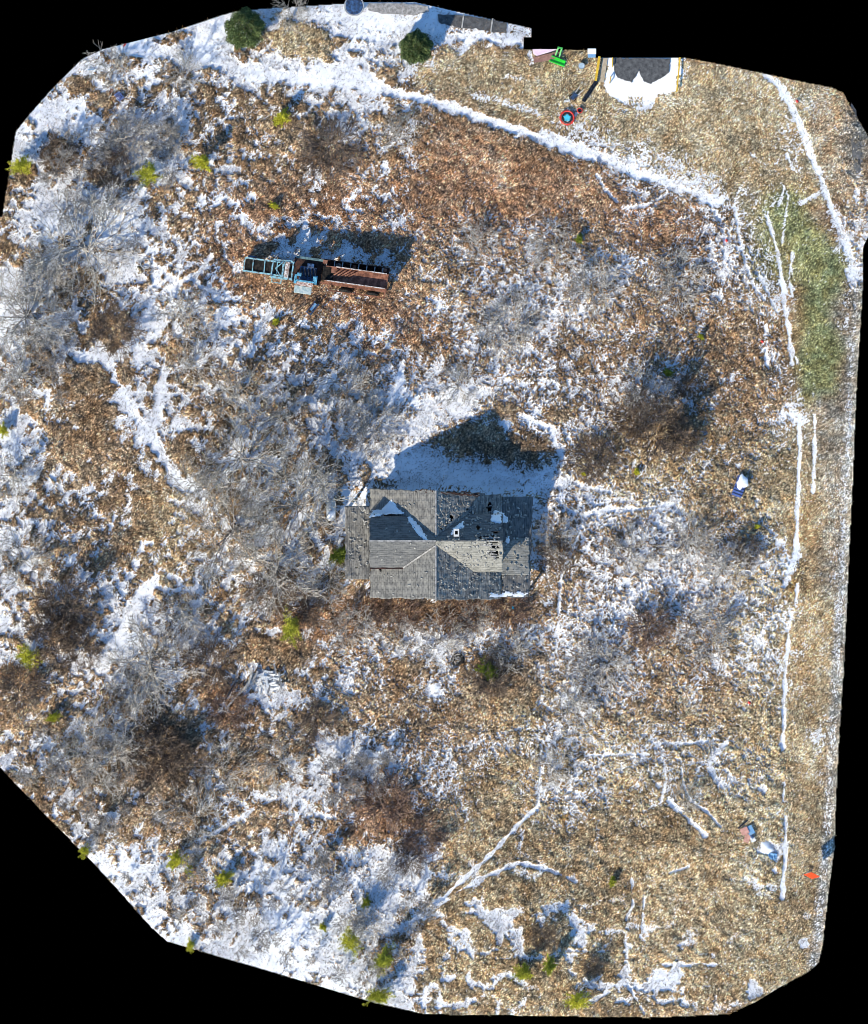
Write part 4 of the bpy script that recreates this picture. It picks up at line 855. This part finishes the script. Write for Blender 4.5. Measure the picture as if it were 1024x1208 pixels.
tp = thing('shade_sheet', P(911,1010,hgt(911,1010)), 'crumpled grey-blue sheet standing in for the shaded side of the white heap by the rut', 'shade_sheet')  # blue sheet added as the shaded side of the snow heap
bm = bmesh.new(); gv = [[bm.verts.new((i*.09-.4, j*.09-.4, .08+.12*random.random())) for j in range(8)] for i in range(9)]
for i in range(8):
    for j in range(7):
        if math.hypot(i-4, j-3.5)+random.random() < 4.6: bm.faces.new([gv[i][j], gv[i+1][j], gv[i+1][j+1], gv[i][j+1]])
m = bpy.data.meshes.new('sheet'); bm.to_mesh(m); bm.free(); m.materials.append(M['sky_blue']); o = bpy.data.objects.new('sheet', m); C.objects.link(o); o.parent = tp; o.modifiers.new('t', 'SOLIDIFY').thickness = .01
# loose boards
def board(px, py, ln, wd, ang, mat, label, group=None, tilt=0, z=.12, cat='board', name='loose_board'):
    o = MB().box(-ln/2, ln/2, -wd/2, wd/2, -.012, .012).box(-ln/2+.05, -ln/2+.11, -wd/2+.01, wd/2-.01, -.05, -.0121).box(ln/2-.11, ln/2-.05, -wd/2+.01, wd/2-.01, -.05, -.0121).build(name, mat, None, .004)
    o.location = P(px, py, hgt(px, py)+z); o.rotation_euler = (random.uniform(-.1, .1), tilt, ang); return tag(o, label, cat, group)
board(878,980,.55,.50,.4,M['salmon'],'upper faded pink panel of the scrap by the lower right ruts', 'scrap panels at the lower right')
board(881,989,.60,.42,1.2,M['salmon'],'lower faded pink panel of the scrap by the lower right ruts', 'scrap panels at the lower right')
board(885,979,.65,.45,-1.1,M['sky_blue'],'pale blue panel beside the pink scrap panels', 'scrap panels at the lower right', z=.18)
board(886,985,.5,.22,-.9,M['blue_dark'],'narrow navy strip beside the pink scrap panels', 'scrap panels at the lower right', z=.22)
board(876,972,.9,.10,.7,M['black'],'thin dark slat leaning above the pink scrap panels', 'scrap panels at the lower right', z=.2)
board(888,990,.35,.35,.3,M['wood_white'],'small white panel below the blue one in the scrap', 'scrap panels at the lower right')
for i in range(46):
    a = random.uniform(-.25, .45) if i % 2 else random.uniform(1.0, 1.9)
    board(random.gauss(311, 11), random.gauss(803, 6), random.uniform(.5, 1.5), random.uniform(.08, .2), a, M['wood_white'] if i % 4 else M['wood_grey'],
          'flaking white board in the collapsed snowy pile at the lower left', 'boards of the collapsed pile', random.uniform(-.35, .35), random.uniform(.1, .55))
board(279,822,2.4,.14,R(48),M['wood_grey'],'long grey pole-like board leaning out of the collapsed pile', tilt=-.15, z=.3)
board(272,815,1.5,.10,R(60),M['black'],'dark narrow board at the west end of the collapsed pile', tilt=-.15, z=.3)
board(870,499,.9,.05,R(25),M['tan_board'],'thin tan stick lying in the grass above the snow-capped crate', z=.1, cat='stick', name='fallen_stick')
# tyres, tub, small bits
def tyre(px, py, r, label, mat=None):
    o = MB().torus((0,0,.1), r*.72, r*.28, 'Z', 22, 8).build('old_tyre', mat or M['rubber'], None, 0, True); o.location = P(px, py, hgt(px, py)+.04); o.rotation_euler = (.1,.08,0); tag(o, label, 'tyre', 'discarded tyres in the field'); return o
tyre(540,778,.48,'black tyre lying in the frosted strip south of the house'); tyre(200,144,.32,'black tyre in deep snow at the upper left'); tyre(571,829-24,.3,'small dark tyre below the olive bush')
def tub(px, py, a, b, rz, label, mat, inner=None, name='plastic_tub', hh=.3, group=None):
    r_ = thing(name, P(px, py, hgt(px, py)+.02), label, 'tub', group, rz); x = MB(); t_ = .05
    x.box(-a,a,-b,-b+t_,0,hh); x.box(-a,a,b-t_,b,0,hh); x.box(-a,-a+t_,-b+t_+.001,b-t_-.001,0,hh); x.box(a-t_,a,-b+t_+.001,b-t_-.001,0,hh); x.build('tub_wall', mat, r_, .012)
    MB().box(-a+t_+.002,a-t_-.002,-b+t_+.002,b-t_-.002,.01,.04 if inner is None else hh*.6).build('tub_bottom', inner or mat, r_)
tub(103,229,.38,.28,-.35,'white rectangular tub in the snow at the upper left', M['tank'], M['snow'])
o = MB().torus((0,0,.15),.34,.05,'Z',24,8).build('round_tub', M['metal'], None, 0, True); o.location = P(172,311,hgt(172,311)); tag(o, 'round grey metal hoop in the snow left of the machine', 'hoop')
bs = thing('blue_scrap', P(141,114,hgt(141,114)), 'blue slatted scrap beside a rusty piece at the upper left', 'scrap', None, -.9)
x = MB()
for i in range(4): x.box(-.32,.32,-.22+i*.12,-.15+i*.12,.12,.16)
x.build('slats', M['blue_ply'], bs); MB().box(-.28,-.2,-.24,.24,.02,.118).box(.2,.28,-.24,.24,.02,.118).build('frame', M['tank'], bs)
board(131,108,.4,.2,1.2,M['rust'],'rusty plate beside the blue scrap at the upper left', cat='plate', name='rusty_plate')
board(108,82,.5,.08,.1,M['sky_blue'],'thin blue strip in snow near the upper left edge', cat='strip', name='blue_strip')
board(147,53,.3,.12,.8,M['red'],'small red scrap at the upper left snow road edge', cat='scrap', name='red_scrap')
# playthings near the top
sp = thing('play_spinner', P(669,139,hgt(669,139)), 'round red and black play spinner with a cyan star seat on the lawn', 'toy')
MB().torus((0,0,.22),.48,.055,'Z',32,8).build('outer_ring', M['red'], sp, 0, True)
MB().torus((0,0,.20),.34,.05,'Z',28,8).build('inner_ring', M['black'], sp, 0, True)
x = MB()
for k in range(8): a = k*PI/4; x.bar((math.cos(a)*.3,math.sin(a)*.3,.2),(math.cos(a)*.57,math.sin(a)*.57,.2),.08,.06)
x.build('spokes', M['red'], sp)
star = [((.30 if k % 2 == 0 else .19)*math.cos(k*PI/5+.3), (.30 if k % 2 == 0 else .19)*math.sin(k*PI/5+.3)) for k in range(10)]
MB().prism(star, .19, .28).build('star_seat', M['cyan'], sp, .015); MB().tube((0,0,-.02),(0,0,.185),.09,12).build('post', M['black'], sp)
bk = thing('red_bucket', P(684,130.5,hgt(684,130)), 'small red bucket with a dark hollow right of the play spinner', 'bucket')
x = MB(); x.torus((0,0,.26),.17,.035,'Z',20,8); x.build('rim', M['red'], bk, 0, True); MB().tube((0,0,0),(0,0,.2),.13,16,.155).build('bucket_body', M['black'], bk)
sd_ = thing('toy_slide', P(657,71,hgt(657,71)), 'bright green plastic toy slide lying on the lawn', 'toy', None, -.25)
x = MB(); x.hexa([(-.5,-.2,.12),(.6,-.3,.05),(.62,.02,.05),(-.45,.15,.12),(-.5,-.2,.2),(.6,-.3,.12),(.62,.02,.12),(-.45,.15,.2)]); x.build('chute', M['green_toy'], sd_, .03)
x = MB(); x.bar((-.52,-.2,.2),(.62,-.32,.14),.07,.2); x.bar((-.44,.18,.2),(.62,.04,.14),.07,.2); x.build('side_rail', M['green_toy'], sd_)
x = MB(); x.bar((-.2,.18,.1),(-.12,.85,.55),.10); x.bar((.1,.16,.1),(.12,.85,.55),.10); x.box(-.18,.2,.78,.9,.5,.6); x.build('ladder', mat_worn('dull_green_plastic', (.03,.28,.04), (.06,.40,.08), 3, .5), sd_)
mt = MB()
mt.prism([((x_-640)*S, (68-y_)*S) for x_, y_ in ((629,68),(657,61),(656,69),(640,73),(630,74))], .02, .05); mt = mt.build('play_mat', M['maroon'], None); mt.location = P(640,68,.12); tag(mt, 'dull red-brown mat beside the green toy slide', 'mat')
rf = MB().prism([((x_-640)*S, (62-y_)*S) for x_, y_ in ((628,58.5),(658,58.5),(648,62),(633,66.5),(629,64))], 0, .03); rf = rf.build('pink_sheet', M['pink'], None); rf.location = P(640,62,.25); tag(rf, 'pale pink sheet at the cut top edge of the lawn', 'sheet')
bb = thing('blue_bucket', P(686,78,hgt(686,78)), 'pale blue round bucket on the lawn left of the yellow rail', 'bucket'); MB().tube((0,0,0),(0,0,.32),.17,16,.22).build('bucket_body', mat_worn('pale_blue_plastic', (.35,.45,.52), (.5,.6,.68), 4, .5), bb); MB().torus((0,0,.33),.22,.02,'Z',20,6).build('rim', M['metal'], bb)
cp = thing('compost_bin', P(698,63,hgt(698,63)), 'grey-blue bin with a snowy lid at the cut corner of the lawn', 'bin'); MB().box(-.28,.28,-.3,.3,0,.5).build('bin_body', M['sky_blue'], cp, .03); MB().box(-.3,.3,-.1,.3,.505,.55).build('lid', M['snow'], cp, .02)
ct_ = thing('garden_cart', P(677,114,hgt(677,114)), 'small dark garden cart with pale handle on the lawn', 'cart', None, .8)
x = MB(); x.box(-.25,.25,-.16,-.12,.2,.4); x.box(-.25,.25,.12,.16,.2,.4); x.box(-.25,.25,-.119,.119,.2,.23); x.build('tray', M['blue_dark'], ct_)
MB().bar((.25,-.12,.35),(.75,-.18,.5),.04).bar((.25,.12,.35),(.75,.18,.5),.04).build('handle', M['tank'], ct_)
for s_ in (-1, 1): MB().torus((-.15,s_*.22,.14),.11,.035,'Y',16,6).build('wheel', M['rubber'], ct_)
board(669,119,.45,.16,.2,M['tank'],'white slat lying left of the garden cart', cat='board')
pp = MB()
for i in range(26):
    t_ = i/26; a = Vector(((688-695+15.5*t_)*S, -(120-108-24*t_)*S, .14)); d_ = Vector((15.5*S/26, 24*S/26, 0)); pp.tube(a, a+d_*.55, .15, 12); pp.tube(a+d_*.55, a+d_, .12, 12)
pp = pp.build('shadow_tube', M['black'], None); pp.location = P(695,108,.12); tag(pp, 'thick black ridged tube standing in for a shadow band slanting from the yellow rail', 'shadow band')  # black tube added in place of a dark shadow band
for (x0, y0, x1, y1, wd, lab) in ((707,67,702.5,96,.17,'thick yellow rail at the left of the snowy driveway'),(802,68,798,109,.10,'thin yellow rail at the right of the snowy driveway'),(722.5,68,722,80,.07,'short yellow rail stub inside the driveway edge'),(720.5,90,719,99,.07,'yellow rail stub by the driveway corner')):
    c0, c1 = P(x0,y0), P(x1,y1); mid = (c0+c1)/2; r_ = thing('yellow_rail', mid, lab, 'rail', 'yellow rails round the driveway')
    MB().bar(c0-mid+Vector((0,0,.35)), c1-mid+Vector((0,0,.35)), wd, wd*.8).build('beam', M['yellow'], r_, .015)
    for c_ in (c0.lerp(c1,.1)-mid, c0.lerp(c1,.9)-mid): MB().box(c_.x-.03,c_.x+.03,c_.y-.03,c_.y+.03,-.05,.29).build('foot', M['metal'], r_)
o = MB().prism([((x_-714)*S, (84-y_)*S) for x_, y_ in ((711,68.5),(717,68.5),(712.5,97.5),(705.5,96.5),(708,82))], 0, .06).build('wide_plank', M['tan_board'], None, .01); o.location = P(714,84,.04); tag(o, 'wide tan plank beside the thick yellow rail', 'plank')
tr_ = thing('trampoline', P(418,8,0.0), 'round navy trampoline cut by the top photo edge', 'trampoline')
MB().torus((0,0,.5),.68,.045,'Z',32,8).build('rim', M['metal'], tr_, 0, True); MB().tube((0,0,.49),(0,0,.5),.62,32).build('mat', M['blue_dark'], tr_)
for k in range(5): a = k*2*PI/5+.3; MB().tube((math.cos(a)*.66,math.sin(a)*.66,0),(math.cos(a)*.66,math.sin(a)*.66,.5),.025,8).build('leg', M['metal'], tr_)
# paving
def sheet(name, poly, z, mat, **k):
    c = (sum(p[0] for p in poly)/len(poly), sum(p[1] for p in poly)/len(poly)); n = 7; pts = []
    for i in range(len(poly)):
        (x0, y0), (x1, y1) = poly[i], poly[(i+1) % len(poly)]
        for j in range(n): t_ = j/n; pts.append(((x0+(x1-x0)*t_+random.gauss(0,.5)-c[0])*S, (c[1]-(y0+(y1-y0)*t_+random.gauss(0,.5)))*S))
    o = MB().prism(pts, -.05, 0).build(name, mat, None); o.location = P(c[0], c[1], z); return tag(o, **k)
sheet('driveway', [(722,69),(752,68.6),(791,69),(789,86),(779,93),(768,99),(759,96),(755.5,88),(754,82),(751,89),(745,97),(733,94),(726,88)], .10, M['asphalt'], kind='structure')
sheet('pavement', [(434,4),(470,4),(505,7),(506,14),(485,18),(450,16),(434,12)], .10, M['wood_grey'], kind='structure')
sheet('pavement', [(516,17),(545,18),(578,23),(598,28),(597,40),(570,36),(540,32),(518,27)], .105, M['asphalt'], kind='structure')
for x_, y_ in ((546,25),(580,30)): 
    o = MB().box(-.05,.05,-.5,.5,0,.06).build('kerb', M['curb'], None, .01); o.location = P(x_, y_, .11); o.rotation_euler = (0,0,-.15); tag(o, ('pale strip of kerb across the dark paving, ' + ('left one' if x_ < 560 else 'right one')), 'kerb', 'kerb strips in the top paving')
sheet('road', [(1003,122),(1010,130),(1016,165),(1013,205),(1007,198),(1003,160)], .22, mat_worn('road_asphalt', (.09,.09,.09), (.17,.165,.16), 3, .9), kind='structure')
# tiny litter
for px, py, mk, nm, lab in ((884,829,'red','litter_can','tiny red can in the grass of the lower right field'),(857,284,'red','litter_can','tiny red can beside the snow patch at the upper right'),(940,120,'red','litter_can','red can in the ditch at the upper right'),
    (605,717,'cyan','litter_can','tiny cyan can south of the house'),(899,403-0,'red','litter_can','tiny red can beside the snow rut at the right')):
    o = MB().tube((-.09,0,.08),(.09,0,.08),.08,12).tube((.09,0,.08),(.11,0,.08),.065,12).build(nm, M[mk], None); o.location = P(px, py, hgt(px, py)+.05); o.rotation_euler = (0,0,random.random()*3); tag(o, lab, 'can', 'litter in the grass')
